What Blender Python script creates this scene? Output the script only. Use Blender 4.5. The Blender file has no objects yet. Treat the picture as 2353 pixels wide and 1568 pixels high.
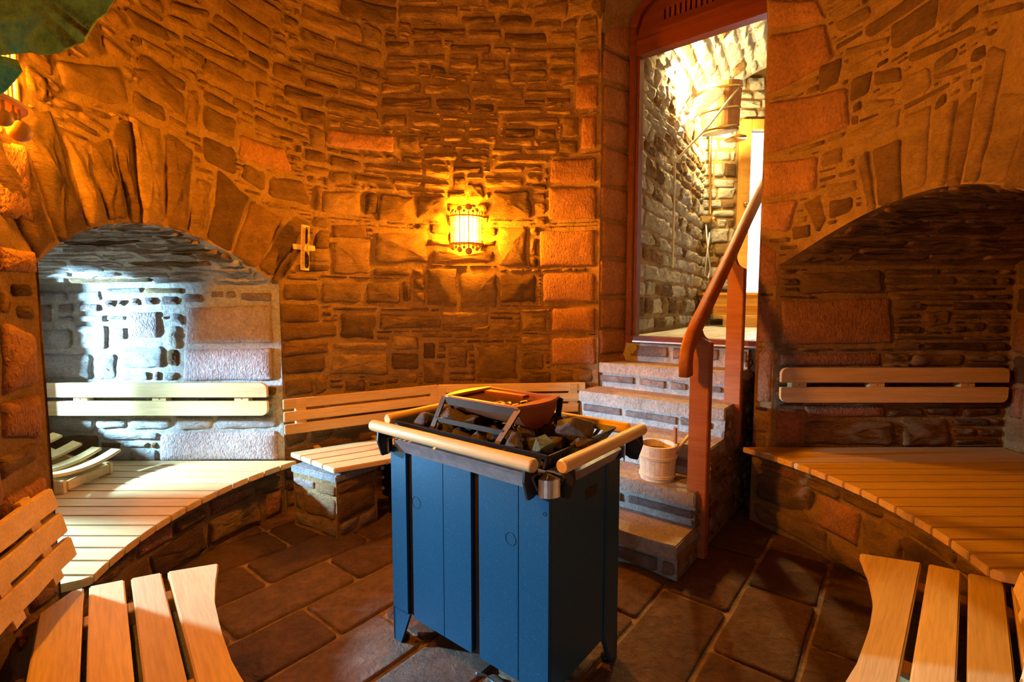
import bpy, bmesh, math, random
import numpy as np
from mathutils import Vector, Matrix, noise
R_ = math.radians
scene = bpy.context.scene
COL = scene.collection

# ------------------------------------------------------------------ camera
F, CX, CY, PITCH, EYE = 1130.0, 1176.5, 784.0, R_(4.25), 1.33
cam_d = bpy.data.cameras.new('camera'); cam = bpy.data.objects.new('camera', cam_d); COL.objects.link(cam)
cam.location = (0, 0, EYE); cam.rotation_euler = (R_(90) - PITCH, 0, 0)
cam_d.sensor_width = 36; cam_d.lens = F / 2353 * 36; cam_d.clip_start = .02
scene.camera = cam
# ------------------------------------------------------------------ world, light, exposure
world = bpy.data.worlds.new('daylight'); scene.world = world; world.use_nodes = True
wb = world.node_tree.nodes['Background']
wb.inputs[0].default_value = (.72, .86, 1, 1); wb.inputs[1].default_value = 4.5
def area(name, loc, target, size, power, color, spread=180):
    l = bpy.data.lights.new(name, 'AREA'); l.shape = 'DISK'; l.size = size; l.energy = power; l.color = color; l.spread = R_(spread)
    o = bpy.data.objects.new(name, l); COL.objects.link(o); o.location = loc
    o.rotation_euler = (Vector(target) - Vector(loc)).to_track_quat('-Z', 'Y').to_euler(); o['kind'] = 'helper'
    return o
# daylight falling through the window at the end of the left niche
area('niche_window_daylight', (-3.92, 2.37, 1.15), (0, 2.3, .6), 0.13, 720, (.37, .71, 1))
# daylight through the window behind the camera
area('alcove_window_daylight', (-.7, -1.05, .5), (-.5, 1.0, 1.0), .25, 5.5, (.8, .92, 1))
cy = scene.cycles; cy.max_bounces = 6; cy.diffuse_bounces = 3; cy.glossy_bounces = 3; cy.transmission_bounces = 5; cy.adaptive_threshold = .025; cy.caustics_reflective = False; cy.caustics_refractive = False; cy.sample_clamp_indirect = 8
scene.view_settings.view_transform = 'Standard'; scene.view_settings.look = 'None'
scene.view_settings.exposure = 0; scene.view_settings.gamma = 1; scene.view_settings.use_curve_mapping = False
LAMP_W, SHOWER_W = 1080.0, 1300.0

# ------------------------------------------------------------------ pixel -> place
fwd = Vector((0, math.cos(PITCH), -math.sin(PITCH))); upv = Vector((0, math.sin(PITCH), math.cos(PITCH)))
EYEV = Vector((0, 0, EYE))
def ray(x, y): return fwd + Vector((1, 0, 0)) * ((x - CX) / F) + upv * ((CY - y) / F)
def on_z(x, y, z):
    d = ray(x, y); return EYEV + d * ((z - EYE) / d.z)
def on_plane(x, y, p, n):
    d = ray(x, y); n = Vector(n); return EYEV + d * ((Vector(p) - EYEV).dot(n) / d.dot(n))
def at_y(x, y, Y): return on_plane(x, y, (0, Y, 0), (0, 1, 0))

# ------------------------------------------------------------------ object helpers
WM = {}
def link(o, parent=None, world=None):
    COL.objects.link(o); w = world or Matrix.Identity(4); WM[o.name] = w; o.matrix_basis = w
    if parent is not None:
        o.parent = parent; o.matrix_parent_inverse = WM[parent.name].inverted()
    return o
def tag(o, label=None, cat=None, group=None, kind=None):
    for k, v in (('label', label), ('category', cat), ('group', group), ('kind', kind)):
        if v: o[k] = v
    return o
def thing(name, label, cat, loc=(0, 0, 0), group=None, kind=None):
    o = bpy.data.objects.new(name, None); o.empty_display_size = .05
    link(o, None, Matrix.Translation(loc)); return tag(o, label, cat, group, kind)
def mesh(name, verts, faces, mat, parent=None, smooth=False, mtx=None, center=True):
    """verts in the frame of mtx (world when None)"""
    vs = [Vector(v) for v in verts]
    if mtx is None:
        c = sum(vs, Vector()) / max(1, len(vs)) if center else Vector()
        vs = [v - c for v in vs]; mtx = Matrix.Translation(c)
    me = bpy.data.meshes.new(name); me.from_pydata([tuple(v) for v in vs], [], faces)
    if smooth: me.polygons.foreach_set('use_smooth', [True] * len(me.polygons))
    me.update()
    if mat: me.materials.append(mat)
    return link(bpy.data.objects.new(name, me), parent, mtx)
def frame(o, x, z=(0, 0, 1)):
    x = Vector(x).normalized(); z = Vector(z).normalized(); y = z.cross(x).normalized(); z = x.cross(y)
    m = Matrix((x, y, z)).transposed().to_4x4(); m.translation = Vector(o); return m
def from_bm(name, bm, mat, parent, mtx, smooth=False):
    me = bpy.data.meshes.new(name); bm.normal_update(); bm.to_mesh(me); bm.free()
    if smooth: me.polygons.foreach_set('use_smooth', [True] * len(me.polygons))
    if mat: me.materials.append(mat)
    return link(bpy.data.objects.new(name, me), parent, mtx)
def poly_bm(poly, z0, z1, bev=0.0, seg=2):
    bm = bmesh.new(); n = len(poly)
    a = sum(poly[i][0] * poly[(i + 1) % n][1] - poly[(i + 1) % n][0] * poly[i][1] for i in range(n))
    if a < 0: poly = poly[::-1]
    lo = [bm.verts.new((x, y, z0)) for x, y in poly]; hi = [bm.verts.new((x, y, z1)) for x, y in poly]
    bm.faces.new(lo[::-1]); bm.faces.new(hi)
    for i in range(n): bm.faces.new((lo[i], lo[(i + 1) % n], hi[(i + 1) % n], hi[i]))
    if bev: bmesh.ops.bevel(bm, geom=bm.edges[:], offset=bev, segments=seg, affect='EDGES', clamp_overlap=True)
    return bm
def prism(name, poly, z0, z1, mat, parent, mtx=None, bev=0.0, seg=2):
    """polygon in local xy of mtx, extruded local z0..z1; origin kept at the polygon's centre"""
    mtx = mtx or Matrix.Identity(4)
    cx = sum(p[0] for p in poly) / len(poly); cy = sum(p[1] for p in poly) / len(poly); cz = (z0 + z1) / 2
    return from_bm(name, poly_bm([(x - cx, y - cy) for x, y in poly], z0 - cz, z1 - cz, bev, seg), mat, parent, mtx @ Matrix.Translation((cx, cy, cz)))
def box(name, x0, x1, y0, y1, z0, z1, mat, parent, mtx=None, bev=0.0, seg=2):
    return prism(name, [(x0, y0), (x1, y0), (x1, y1), (x0, y1)], z0, z1, mat, parent, mtx, bev, seg)
def tube_geo(pts, r, n=10, cap=True):
    pts = [Vector(p) for p in pts]; vs = []; fs = []; prev = None
    for i, p in enumerate(pts):
        t = (pts[min(i + 1, len(pts) - 1)] - pts[max(i - 1, 0)]).normalized()
        if prev is None:
            prev = t.orthogonal().normalized()
        else:
            prev = (prev - t * prev.dot(t)).normalized()
        b = t.cross(prev); rr = r[i] if isinstance(r, (list, tuple)) else r
        for k in range(n):
            a = 2 * math.pi * k / n; vs.append(p + prev * (rr * math.cos(a)) + b * (rr * math.sin(a)))
    for i in range(len(pts) - 1):
        for k in range(n):
            fs.append((i * n + k, i * n + (k + 1) % n, (i + 1) * n + (k + 1) % n, (i + 1) * n + k))
    if cap: fs.append(tuple(range(n))[::-1]); fs.append(tuple((len(pts) - 1) * n + k for k in range(n)))
    return vs, fs
def tube(name, pts, r, mat, parent, n=10, smooth=True):
    vs, fs = tube_geo(pts, r, n); return mesh(name, vs, fs, mat, parent, smooth)
def dowel(name, p0, p1, r, mat, parent, n=20):
    """round bar with softened ends, local x along it"""
    p0, p1 = Vector(p0), Vector(p1); L = (p1 - p0).length; m = frame(p0, p1 - p0)
    vs, fs = tube_geo([(0, 0, 0), (0.004, 0, 0), (.01, 0, 0), (L - .01, 0, 0), (L - .004, 0, 0), (L, 0, 0)], [r * .8, r * .95, r, r, r * .95, r * .8], n)
    o = mesh(name, vs, fs, mat, parent, False, m)
    for p in o.data.polygons: p.use_smooth = len(p.vertices) == 4
    return o
def lathe(name, prof, mat, parent, loc, n=28, smooth=True, mtx=None):
    vs = []; fs = []
    for r, z in prof:
        for k in range(n):
            a = 2 * math.pi * k / n; vs.append((r * math.cos(a), r * math.sin(a), z))
    for i in range(len(prof) - 1):
        for k in range(n): fs.append((i * n + k, i * n + (k + 1) % n, (i + 1) * n + (k + 1) % n, (i + 1) * n + k))
    return mesh(name, vs, fs, mat, parent, smooth, mtx or Matrix.Translation(loc))
def sphere(name, c, r, mat, parent, n=12):
    bm = bmesh.new(); bmesh.ops.create_uvsphere(bm, u_segments=n, v_segments=max(6, n // 2 + 1), radius=r)
    return from_bm(name, bm, mat, parent, Matrix.Translation(c), True)
def band(name, pts, up, h, th, mat, parent, bev=.004):
    """a slat: rectangular section swept along pts (world); up = direction of its height"""
    pts = [Vector(p) for p in pts]; bm = bmesh.new(); rings = []; c = pts[len(pts) // 2]
    for i, p in enumerate(pts):
        t = (pts[min(i + 1, len(pts) - 1)] - pts[max(i - 1, 0)]).normalized()
        u = Vector(up[i] if isinstance(up, list) else up); u = (u - t * u.dot(t)).normalized(); b = t.cross(u)
        rings.append([bm.verts.new(p - c + u * a + b * d) for a, d in ((-h / 2, -th / 2), (h / 2, -th / 2), (h / 2, th / 2), (-h / 2, th / 2))])
    for q, r in zip(rings, rings[1:]):
        for k in range(4): bm.faces.new((q[k], q[(k + 1) % 4], r[(k + 1) % 4], r[k]))
    bm.faces.new(rings[0][::-1]); bm.faces.new(rings[-1])
    if bev:
        bm.normal_update()
        es = [e for e in bm.edges if len(e.link_faces) == 2 and e.calc_face_angle(0) > .6]
        bmesh.ops.bevel(bm, geom=es, offset=bev, segments=2, affect='EDGES', clamp_overlap=True)
    bmesh.ops.recalc_face_normals(bm, faces=bm.faces[:])
    return from_bm(name, bm, mat, parent, Matrix.Translation(c))

def sweep(name, pts, ups, prof, mat, parent):
    pts = [Vector(p) for p in pts]; c = pts[len(pts) // 2]; vs = []; fs = []; n = len(prof)
    for i, p in enumerate(pts):
        t = (pts[min(i + 1, len(pts) - 1)] - pts[max(i - 1, 0)]).normalized(); u = Vector(ups[i]); u = (u - t * u.dot(t)).normalized(); b = t.cross(u)
        vs += [p - c + u * a + b * d for a, d in prof]
    for i in range(len(pts) - 1):
        for k in range(n): fs.append((i * n + k, i * n + (k + 1) % n, (i + 1) * n + (k + 1) % n, (i + 1) * n + k))
    fs += [tuple(range(n))[::-1], tuple((len(pts) - 1) * n + k for k in range(n))]
    o = mesh(name, vs, fs, mat, parent, False, Matrix.Translation(c))
    for f in o.data.polygons: f.use_smooth = len(f.vertices) == 4
    return o
def rrect(a, b, r, k=4):
    return [(sx * (a - r) + r * math.cos(R_(t0 + 90 * i / k)), sy * (b - r) + r * math.sin(R_(t0 + 90 * i / k))) for sx, sy, t0 in ((1, 1, 0), (-1, 1, 90), (-1, -1, 180), (1, -1, 270)) for i in range(k + 1)]
# ------------------------------------------------------------------ materials
def nt(name, rough=.7, metal=0.0, spec=.4):
    m = bpy.data.materials.new(name); m.use_nodes = True; t = m.node_tree; b = t.nodes['Principled BSDF']
    b.inputs['Roughness'].default_value = rough; b.inputs['Metallic'].default_value = metal; b.inputs['Specular IOR Level'].default_value = spec
    return m, t, b
def N(t, kind, **kw):
    n = t.nodes.new('ShaderNode' + kind)
    for k, v in kw.items():
        if k.startswith('_'): setattr(n, k[1:], v)
        else: n.inputs[k.replace('__', ' ')].default_value = v
    return n
def ramp(t, stops):
    n = t.nodes.new('ShaderNodeValToRGB'); e = n.color_ramp.elements
    while len(e) < len(stops): e.new(.5)
    for el, (p, c) in zip(e, stops): el.position = p; el.color = (*c, 1)
    return n
def mixc(t, a, b, fac, mode='MIX'):
    n = t.nodes.new('ShaderNodeMix'); n.data_type = 'RGBA'; n.blend_type = mode
    for s, v in ((n.inputs[0], fac), (n.inputs[6], a), (n.inputs[7], b)):
        if hasattr(v, 'links'): t.links.new(v, s)
        else: s.default_value = v if not isinstance(v, tuple) else (*v, 1)[:4]
    return n.outputs[2]
def vmul(t, src, s):
    n = t.nodes.new('ShaderNodeMapping'); n.inputs['Scale'].default_value = s; t.links.new(src, n.inputs['Vector']); return n.outputs[0]
def bump(t, b, hs, dist):
    prev = None
    for (h, st), d in zip(hs, dist):
        n = N(t, 'Bump', Strength=st, Distance=d); t.links.new(h, n.inputs['Height'])
        if prev is not None: t.links.new(prev, n.inputs['Normal'])
        prev = n.outputs[0]
    t.links.new(prev, b.inputs['Normal'])
def stone_mat(name, stops, mottle=(.55, 1.25), grain=55, layer=0, pit=.5, rough=.85, warp=.02, tool=False):
    m, t, b = nt(name, rough, 0, .25)
    pos = t.nodes.new('ShaderNodeNewGeometry').outputs['Position']; oi = t.nodes.new('ShaderNodeObjectInfo')
    r = ramp(t, stops); t.links.new(oi.outputs['Random'], r.inputs[0])
    n1 = N(t, 'TexNoise', Scale=9, Detail=7, Roughness=.65); t.links.new(vmul(t, pos, (1, 1, 1 + layer * .35)), n1.inputs['Vector'])
    r1 = ramp(t, [(.25, (mottle[0],) * 3), (.75, (mottle[1],) * 3)]); t.links.new(n1.outputs[0], r1.inputs[0])
    n2 = N(t, 'TexNoise', Scale=grain, Detail=6, Roughness=.7); t.links.new(vmul(t, pos, (1, 1, 1 + layer)), n2.inputs['Vector'])
    r2 = ramp(t, [(.3, (.62, .6, .58)), (.6, (1.12, 1.12, 1.12))]); t.links.new(n2.outputs[0], r2.inputs[0])
    c = mixc(t, r.outputs[0], r1.outputs[0], 1.0, 'MULTIPLY'); c = mixc(t, c, r2.outputs[0], .8, 'MULTIPLY')
    t.links.new(c, b.inputs['Base Color'])
    if tool:
        v = N(t, 'TexNoise', Scale=70, Detail=3, Roughness=.6, Distortion=.8); t.links.new(vmul(t, pos, (1, 1, .55)), v.inputs['Vector'])
        bump(t, b, [(v.outputs[0], pit), (n1.outputs[0], .5)], [.02, .03])
    else:
        n3 = N(t, 'TexNoise', Scale=18, Detail=9, Roughness=.68, Distortion=.5); t.links.new(vmul(t, pos, (1, 1, 1 + layer)), n3.inputs['Vector'])
        bump(t, b, [(n3.outputs[0], .9), (n2.outputs[0], pit)], [.035, .012])
    return m
M = {}
M['rubble'] = stone_mat('rubble_stone', [(0, (.19, .10, .04)), (.3, (.34, .20, .085)), (.55, (.14, .075, .035)), (.8, (.44, .27, .11)), (1, (.25, .13, .05))], layer=2.2)
M['ashlar'] = stone_mat('red_sandstone', [(0, (.29, .13, .06)), (.5, (.35, .165, .08)), (1, (.24, .11, .055))], mottle=(.75, 1.15), pit=.75, tool=True)
M['ashlarn'] = stone_mat('daylit_red_sandstone', [(0, (.40, .31, .30)), (.5, (.45, .35, .33)), (1, (.37, .29, .29))], mottle=(.75, 1.15), pit=.85, tool=True)  # same red sandstone, greyed in colour to stand for the niche's blue daylight
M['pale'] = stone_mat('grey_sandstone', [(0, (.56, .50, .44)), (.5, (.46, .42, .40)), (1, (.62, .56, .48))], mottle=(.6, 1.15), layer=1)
M['brick'] = stone_mat('small_brown_stone', [(0, (.26, .19, .17)), (1, (.36, .27, .23))])
M['mortar'] = stone_mat('lime_mortar', [(0, (.36, .22, .09)), (1, (.36, .22, .09))], mottle=(.62, 1.15), grain=80, pit=.5)
M['slab'] = stone_mat('floor_flagstone', [(0, (.15, .072, .042)), (.4, (.21, .11, .062)), (.75, (.12, .062, .042)), (1, (.25, .145, .085))], mottle=(.6, 1.2), grain=40, rough=.55, pit=.35)
M['joint'] = stone_mat('floor_joint', [(0, (.44, .29, .17)), (1, (.44, .29, .17))], rough=.9)
M['tread'] = stone_mat('grey_step_stone', [(0, (.36, .31, .27)), (1, (.43, .36, .30))], mottle=(.7, 1.15), pit=.5, tool=True)
M['stepmortar'] = stone_mat('pale_step_mortar', [(0, (.54, .50, .46)), (1, (.54, .50, .46))], mottle=(.8, 1.1))
def greenlit_mat():  # green light on the near rock, painted into its colour
    m, t, b = nt('greenlit_rock', .9, 0, .2); pos = t.nodes.new('ShaderNodeNewGeometry').outputs['Position']
    n1 = N(t, 'TexNoise', Scale=7, Detail=6, Roughness=.65, Distortion=.6); t.links.new(pos, n1.inputs['Vector'])
    r = ramp(t, [(.3, (.30, .36, .03)), (.45, (.62, .66, .06)), (.56, (.16, .55, .22)), (.7, (.75, .74, .4))]); t.links.new(n1.outputs[0], r.inputs[0])
    n2 = N(t, 'TexNoise', Scale=60, Detail=6, Roughness=.7); t.links.new(pos, n2.inputs['Vector'])
    r2 = ramp(t, [(.3, (.55, .55, .55)), (.65, (1.1, 1.1, 1.1))]); t.links.new(n2.outputs[0], r2.inputs[0])
    t.links.new(mixc(t, r.outputs[0], r2.outputs[0], 1.0, 'MULTIPLY'), b.inputs['Base Color']); bump(t, b, [(n2.outputs[0], .7)], [.01]); return m
M['greenlit'] = greenlit_mat()
M['nichemortar'] = stone_mat('daylit_niche_mortar', [(0, (.50, .46, .41)), (1, (.50, .46, .41))], mottle=(.72, 1.12))  # mortar whitened in its colour to brighten the daylit niche
M['slate'] = stone_mat('slate_slab', [(0, (.30, .31, .33)), (1, (.34, .34, .36))], mottle=(.8, 1.1))
M['lavrock'] = stone_mat('basalt', [(0, (.085, .068, .055)), (.5, (.12, .09, .07)), (1, (.06, .052, .046))], mottle=(.6, 1.3), grain=90, rough=.6)
M['greenrock'] = stone_mat('greenish_rock', [(0, (.11, .14, .07)), (1, (.11, .14, .07))], grain=60, rough=.5)
def wood(name, c1, c2, scale=14, rough=.5, spec=.35, stretch=.06):
    m, t, b = nt(name, rough, 0, spec); co = t.nodes.new('ShaderNodeTexCoord').outputs['Object']; oi = t.nodes.new('ShaderNodeObjectInfo')
    add = t.nodes.new('ShaderNodeVectorMath'); add.operation = 'ADD'; t.links.new(vmul(t, co, (stretch, 1, 1)), add.inputs[0])
    cmb = t.nodes.new('ShaderNodeCombineXYZ'); mul = N(t, 'Math', _operation='MULTIPLY'); mul.inputs[1].default_value = 37
    t.links.new(oi.outputs['Random'], mul.inputs[0]); t.links.new(mul.outputs[0], cmb.inputs[0]); t.links.new(mul.outputs[0], cmb.inputs[1]); t.links.new(cmb.outputs[0], add.inputs[1])
    n1 = N(t, 'TexNoise', Scale=scale, Detail=5, Roughness=.55, Distortion=.6); t.links.new(add.outputs[0], n1.inputs['Vector'])
    n2 = N(t, 'TexNoise', Scale=scale * 9, Detail=3, Roughness=.6); t.links.new(add.outputs[0], n2.inputs['Vector'])
    r = ramp(t, [(.3, c1), (.7, c2)]); t.links.new(n1.outputs[0], r.inputs[0])
    r2 = ramp(t, [(.35, (.82, .8, .78)), (.6, (1.06, 1.06, 1.06))]); t.links.new(n2.outputs[0], r2.inputs[0])
    c = mixc(t, r.outputs[0], r2.outputs[0], .7, 'MULTIPLY')
    rv = ramp(t, [(0, (.88, .86, .84)), (1, (1.08, 1.08, 1.06))]); t.links.new(oi.outputs['Random'], rv.inputs[0])
    c = mixc(t, c, rv.outputs[0], 1.0, 'MULTIPLY'); t.links.new(c, b.inputs['Base Color'])
    bump(t, b, [(n2.outputs[0], .12)], [.004]); return m
M['beech'] = wood('light_sauna_wood', (.62, .42, .18), (.74, .535, .25))
M['railwood'] = wood('mahogany_wood', (.30, .095, .03), (.43, .15, .05))
M['doorwood'] = wood('dark_red_wood', (.11, .022, .010), (.17, .036, .015), rough=.4)
M['bucketwood'] = wood('pale_bucket_wood', (.70, .58, .42), (.82, .70, .53))
M['teak'] = wood('brown_stave_wood', (.28, .12, .05), (.42, .2, .08))
M['lampwood'] = wood('lamp_wood', (.5, .28, .12), (.62, .37, .17))
M['copperwood'] = wood('red_brown_trough', (.26, .07, .03), (.36, .11, .045), rough=.35)
def plain(name, c, rough=.5, metal=0.0, spec=.5, speck=None):
    m, t, b = nt(name, rough, metal, spec)
    pos = t.nodes.new('ShaderNodeNewGeometry').outputs['Position']
    n = N(t, 'TexNoise', Scale=speck or 30, Detail=4); t.links.new(pos, n.inputs['Vector'])
    r = ramp(t, [(.35, tuple(x * .85 for x in c)), (.65, tuple(min(1, x * 1.1) for x in c))] + ([(.80, tuple(min(1, x * 6 + .15) for x in c))] if speck and speck > 300 else []))
    t.links.new(n.outputs[0], r.inputs[0]); t.links.new(r.outputs[0], b.inputs['Base Color']); return m
M['heater'] = plain('blue_black_enamel', (.008, .075, .15), .36, .35, .6, speck=420)
M['black'] = plain('black_metal', (.02, .018, .016), .45, .3)
M['darkmetal'] = plain('dark_bronze_metal', (.045, .03, .018), .45, .6)
M['steel'] = plain('brushed_steel', (.62, .6, .58), .38, .8)
M['white'] = plain('white_enamel', (.85, .85, .83), .3)
M['tile'] = plain('white_floor_tile', (.75, .75, .74), .35)
M['brass'] = plain('brass', (.75, .5, .18), .25, 1.0)
M['gold'] = plain('dried_peel', (.75, .42, .06), .6)
M['sand'] = plain('dark_sand', (.05, .02, .01), .6)
M['sticker'] = plain('paper_sticker', (.55, .5, .45), .6)
M['rope'] = plain('rope_fibre', (.7, .6, .42), .8)
M['window_frame'] = wood('orange_window_wood', (.6, .3, .06), (.75, .42, .1))
def water_mat():
    m, t, b = nt('dark_water', .06, 0, .6); b.inputs['Base Color'].default_value = (.09, .03, .012, 1); return m
M['water'] = water_mat()
def glass_mat():
    m, t, b = nt('clear_glass', .03, 0, .5); b.inputs['Base Color'].default_value = (.95, .97, .96, 1); b.inputs['Transmission Weight'].default_value = 1; b.inputs['IOR'].default_value = 1.45; return m
M['glass'] = glass_mat()
def pane_mat():
    m, t, b = nt('thin_pane', .05); t.nodes.remove(b); tr = t.nodes.new('ShaderNodeBsdfTransparent'); tr.inputs[0].default_value = (.95, .97, .98, 1)
    gl = t.nodes.new('ShaderNodeBsdfGlossy'); gl.inputs['Roughness'].default_value = .02; mx = t.nodes.new('ShaderNodeMixShader'); mx.inputs[0].default_value = .05
    t.links.new(tr.outputs[0], mx.inputs[1]); t.links.new(gl.outputs[0], mx.inputs[2]); t.links.new(mx.outputs[0], t.nodes['Material Output'].inputs[0]); return m
M['pane'] = pane_mat()
def glow(name, c, s):
    m, t, b = nt(name); b.inputs['Base Color'].default_value = (.8, .7, .5, 1); b.inputs['Emission Color'].default_value = (*c, 1); b.inputs['Emission Strength'].default_value = s; return m
M['lampglow'] = glow('lit_lamp_shade', (1, .33, .008), LAMP_W)
M['showerglow'] = glow('lit_bulkhead', (1, .72, .26), SHOWER_W)
# ------------------------------------------------------------------ surfaces the masonry lies on
WC = (.05, 2.2)
_rt = [-213, -180, -140, -132, -125, -114, -92, -70, -60, -45, -22, 0, 22.3, 40, 61, 66, 90, 118, 147, 180, 213]
_rr = [1.80, 1.80, 1.84, 1.77, 1.71, 1.66, 1.66, 1.70, 1.74, 1.69, 1.59, 1.56, 1.555, 1.60, 1.67, 1.71, 1.70, 1.70, 1.68, 1.68, 1.68]
def ringR(th): return float(np.interp(th, _rt, _rr))
def lean(z): return .22 * max(0., z - 2.8) ** 2
SC = math.radians(1) * 1.65                       # metres of s per degree of theta
class Ring:
    def pt(self, s, z, d=0.):
        th = s / SC; r = ringR(th) - lean(z) - d; a = R_(th)
        return Vector((WC[0] + r * math.sin(a), WC[1] + r * math.cos(a), z))
    def hit(self, x, y):
        d = ray(x, y); t0 = max(.3, (Vector((WC[0], WC[1], 0)) - Vector((0, 0, 0))).dot(Vector((d.x, d.y, 0))) / (d.x ** 2 + d.y ** 2))
        def g(t):
            p = EYEV + d * t; dx, dy = p.x - WC[0], p.y - WC[1]
            return math.hypot(dx, dy) - (ringR(math.degrees(math.atan2(dx, dy))) - lean(p.z)), p
        t = t0; a = t0
        while g(t)[0] < 0 and t < 8: a = t; t += .04
        b = t
        for _ in range(18):
            m = (a + b) / 2
            if g(m)[0] < 0: a = m
            else: b = m
        p = g(a)[1]; return math.degrees(math.atan2(p.x - WC[0], p.y - WC[1])) * SC, p.z
class Plane:
    def __init__(self, o, u, n, v=(0, 0, 1)):
        self.o, self.u, self.n, self.v = Vector(o), Vector(u).normalized(), Vector(n).normalized(), Vector(v).normalized()
    def pt(self, s, z, d=0.): return self.o + self.u * s + self.v * z + self.n * d
    def hit(self, x, y):
        p = on_plane(x, y, self.o, self.n) - self.o; return p.dot(self.u), p.dot(self.v)
class Vault:                                       # barrel vault over y0..y1, s runs along x
    def __init__(self, y0, y1, spring, rise): self.a = (y0, y1, spring, rise)
    def z(self, Y):
        y0, y1, sp, ri = self.a; q = (Y - y0) / (y1 - y0) * 2 - 1; return sp + ri * max(0, 1 - q * q)
    def pt(self, s, v, d=0.):
        y0, y1, sp, ri = self.a; Y = y0 + v; q = v / (y1 - y0) * 2 - 1
        n = Vector((0, ri * 2 * q / ((y1 - y0) / 2) * -1, -1)).normalized(); return Vector((s, Y, self.z(Y))) + n * d
RING = Ring()
CROPS = {'1': (0, 0, 2.941), '2': (700, 0, 2.941), '3': (1400, 0, 2.469), '4': (0, 480, 2.941), '5': (600, 480, 2.614), '6': (1400, 480, 2.469), '7': (0, 960, 2.579), '8': (1400, 960, 2.469)}
def traced(surf, crop, text):
    ox, oy, k = CROPS[crop]; out = []
    for it in text.split(';'):
        w = it.split()
        if not w: continue
        mat = 'rubble'
        if w[-1].isalpha(): mat = {'r': 'ashlar', 'p': 'pale', 'b': 'brick'}[w.pop()]
        v = [float(q) for q in w]
        if len(v) == 4: v = [v[0], v[1], v[2], v[1], v[2], v[3], v[0], v[3]]
        out.append(([surf.hit(ox + v[i] / k, oy + v[i + 1] / k) for i in (0, 2, 4, 6)], mat))
    return out                                    # corners TL TR BR BL
rnd = random.Random(7)
def stone(name, surf, q, parent, mat, depth=.010, rough=.006, sq=4.0, n=16, jit=.05, back=.02, gap=.004):
    """one stone: a rounded, uneven block over the quad q (surface coordinates), proud of the joint"""
    q = [Vector(p) for p in q]
    if (q[1].x - q[0].x) < 0: q = [q[1], q[0], q[3], q[2]]
    w = ((q[1] - q[0]).length + (q[2] - q[3]).length) / 2; h = ((q[3] - q[0]).length + (q[2] - q[1]).length) / 2
    mn = max(.01, min(w, h))
    def bl(a, b):                                  # a,b in -1..1
        a = (a + 1) / 2; b = (b + 1) / 2
        return (q[3] * (1 - a) + q[2] * a) * (1 - b) + (q[0] * (1 - a) + q[1] * a) * b
    cr = min(.022, mn * (.5 / sq * 2.2)) * rnd.uniform(.6, 1.3); ka = max(1, min(4, int(w / .07))); kb = max(1, min(3, int(h / .07))); pth = []
    hw_, hh_ = w / 2, h / 2; cr = min(cr, mn * .45)
    for sx, sy, a0 in ((1, 1, 0), (-1, 1, 90), (-1, -1, 180), (1, -1, 270)):
        c1 = cr * rnd.uniform(.5, 1.5); c1 = min(c1, mn * .48)
        for dg in (5, 45, 85): pth.append((sx * (hw_ - c1) + c1 * math.cos(R_(a0 + dg)), sy * (hh_ - c1) + c1 * math.sin(R_(a0 + dg))))
        nxt = {0: (-1, 1), 90: (-1, -1), 180: (1, -1), 270: (1, 1)}[a0]; kk = ka if a0 in (0, 180) else kb
        for i_ in range(1, kk + 1):
            f_ = i_ / (kk + 1); jx, jy = rnd.uniform(-1, .35) * jit * mn * 1.4, 0
            if a0 in (0, 180): pth.append((sx * hw_ * (1 - 2 * f_), sy * (hh_ + jx)))
            else: pth.append((sx * (hw_ + jx), sy * hh_ * (1 - 2 * f_)))
    ang = [(x / hw_, y / hh_) for x, y in pth]; n = len(ang)
    fx, fy = min(.5, .018 / w * 2), min(.5, .018 / h * 2)
    gx, gy = gap * 2 / w, gap * 2 / h
    vs = []; tilt = (rnd.uniform(-1, 1) * rough, rnd.uniform(-1, 1) * rough)
    bul = min(.010, mn * .045); sd_ = Vector((rnd.uniform(0, 50), rnd.uniform(0, 50), 0))
    def add(ka, dd, rg, k=1.0):
        for a, b in ang:
            a2, b2 = a * (1 - gx - fx * ka) * k, b * (1 - gy - fy * ka) * k
            p = bl(a2, b2); w3 = Vector((p.x, p.y, 0)) * 11 + sd_
            vs.append(surf.pt(p.x, p.y, dd + bul * (1 - k * k) + a2 * tilt[0] + b2 * tilt[1] + rg * 1.6 * (noise.noise(w3) + .5 * noise.noise(w3 * 2.7)) + rnd.uniform(-rg, rg) * .35))
    add(0, -back, 0); add(.2, depth * .55, rough * .3); add(1, depth, rough * .6); add(1, depth, rough, .78); add(1, depth, rough, .52); add(1, depth, rough, .26)
    p = bl(0, 0); vs.append(surf.pt(p.x, p.y, depth + bul + rough * 1.6 * noise.noise(Vector((p.x, p.y, 0)) * 11 + sd_)))
    fs = []
    for r in range(5):
        for k in range(n): fs.append((r * n + k, r * n + (k + 1) % n, (r + 1) * n + (k + 1) % n, (r + 1) * n + k))
    for k in range(n): fs.append((5 * n + k, 5 * n + (k + 1) % n, 6 * n))
    c = surf.pt(p.x, p.y, 0); e1 = surf.pt(p.x + .01, p.y, 0) - c; e2 = surf.pt(p.x, p.y + .01, 0) - c; nn = surf.pt(p.x, p.y, .01) - c
    if e1.cross(e2).dot(nn) < 0: fs = [f[::-1] for f in fs]
    return mesh(name, vs, fs, M[mat], parent, True)
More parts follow.
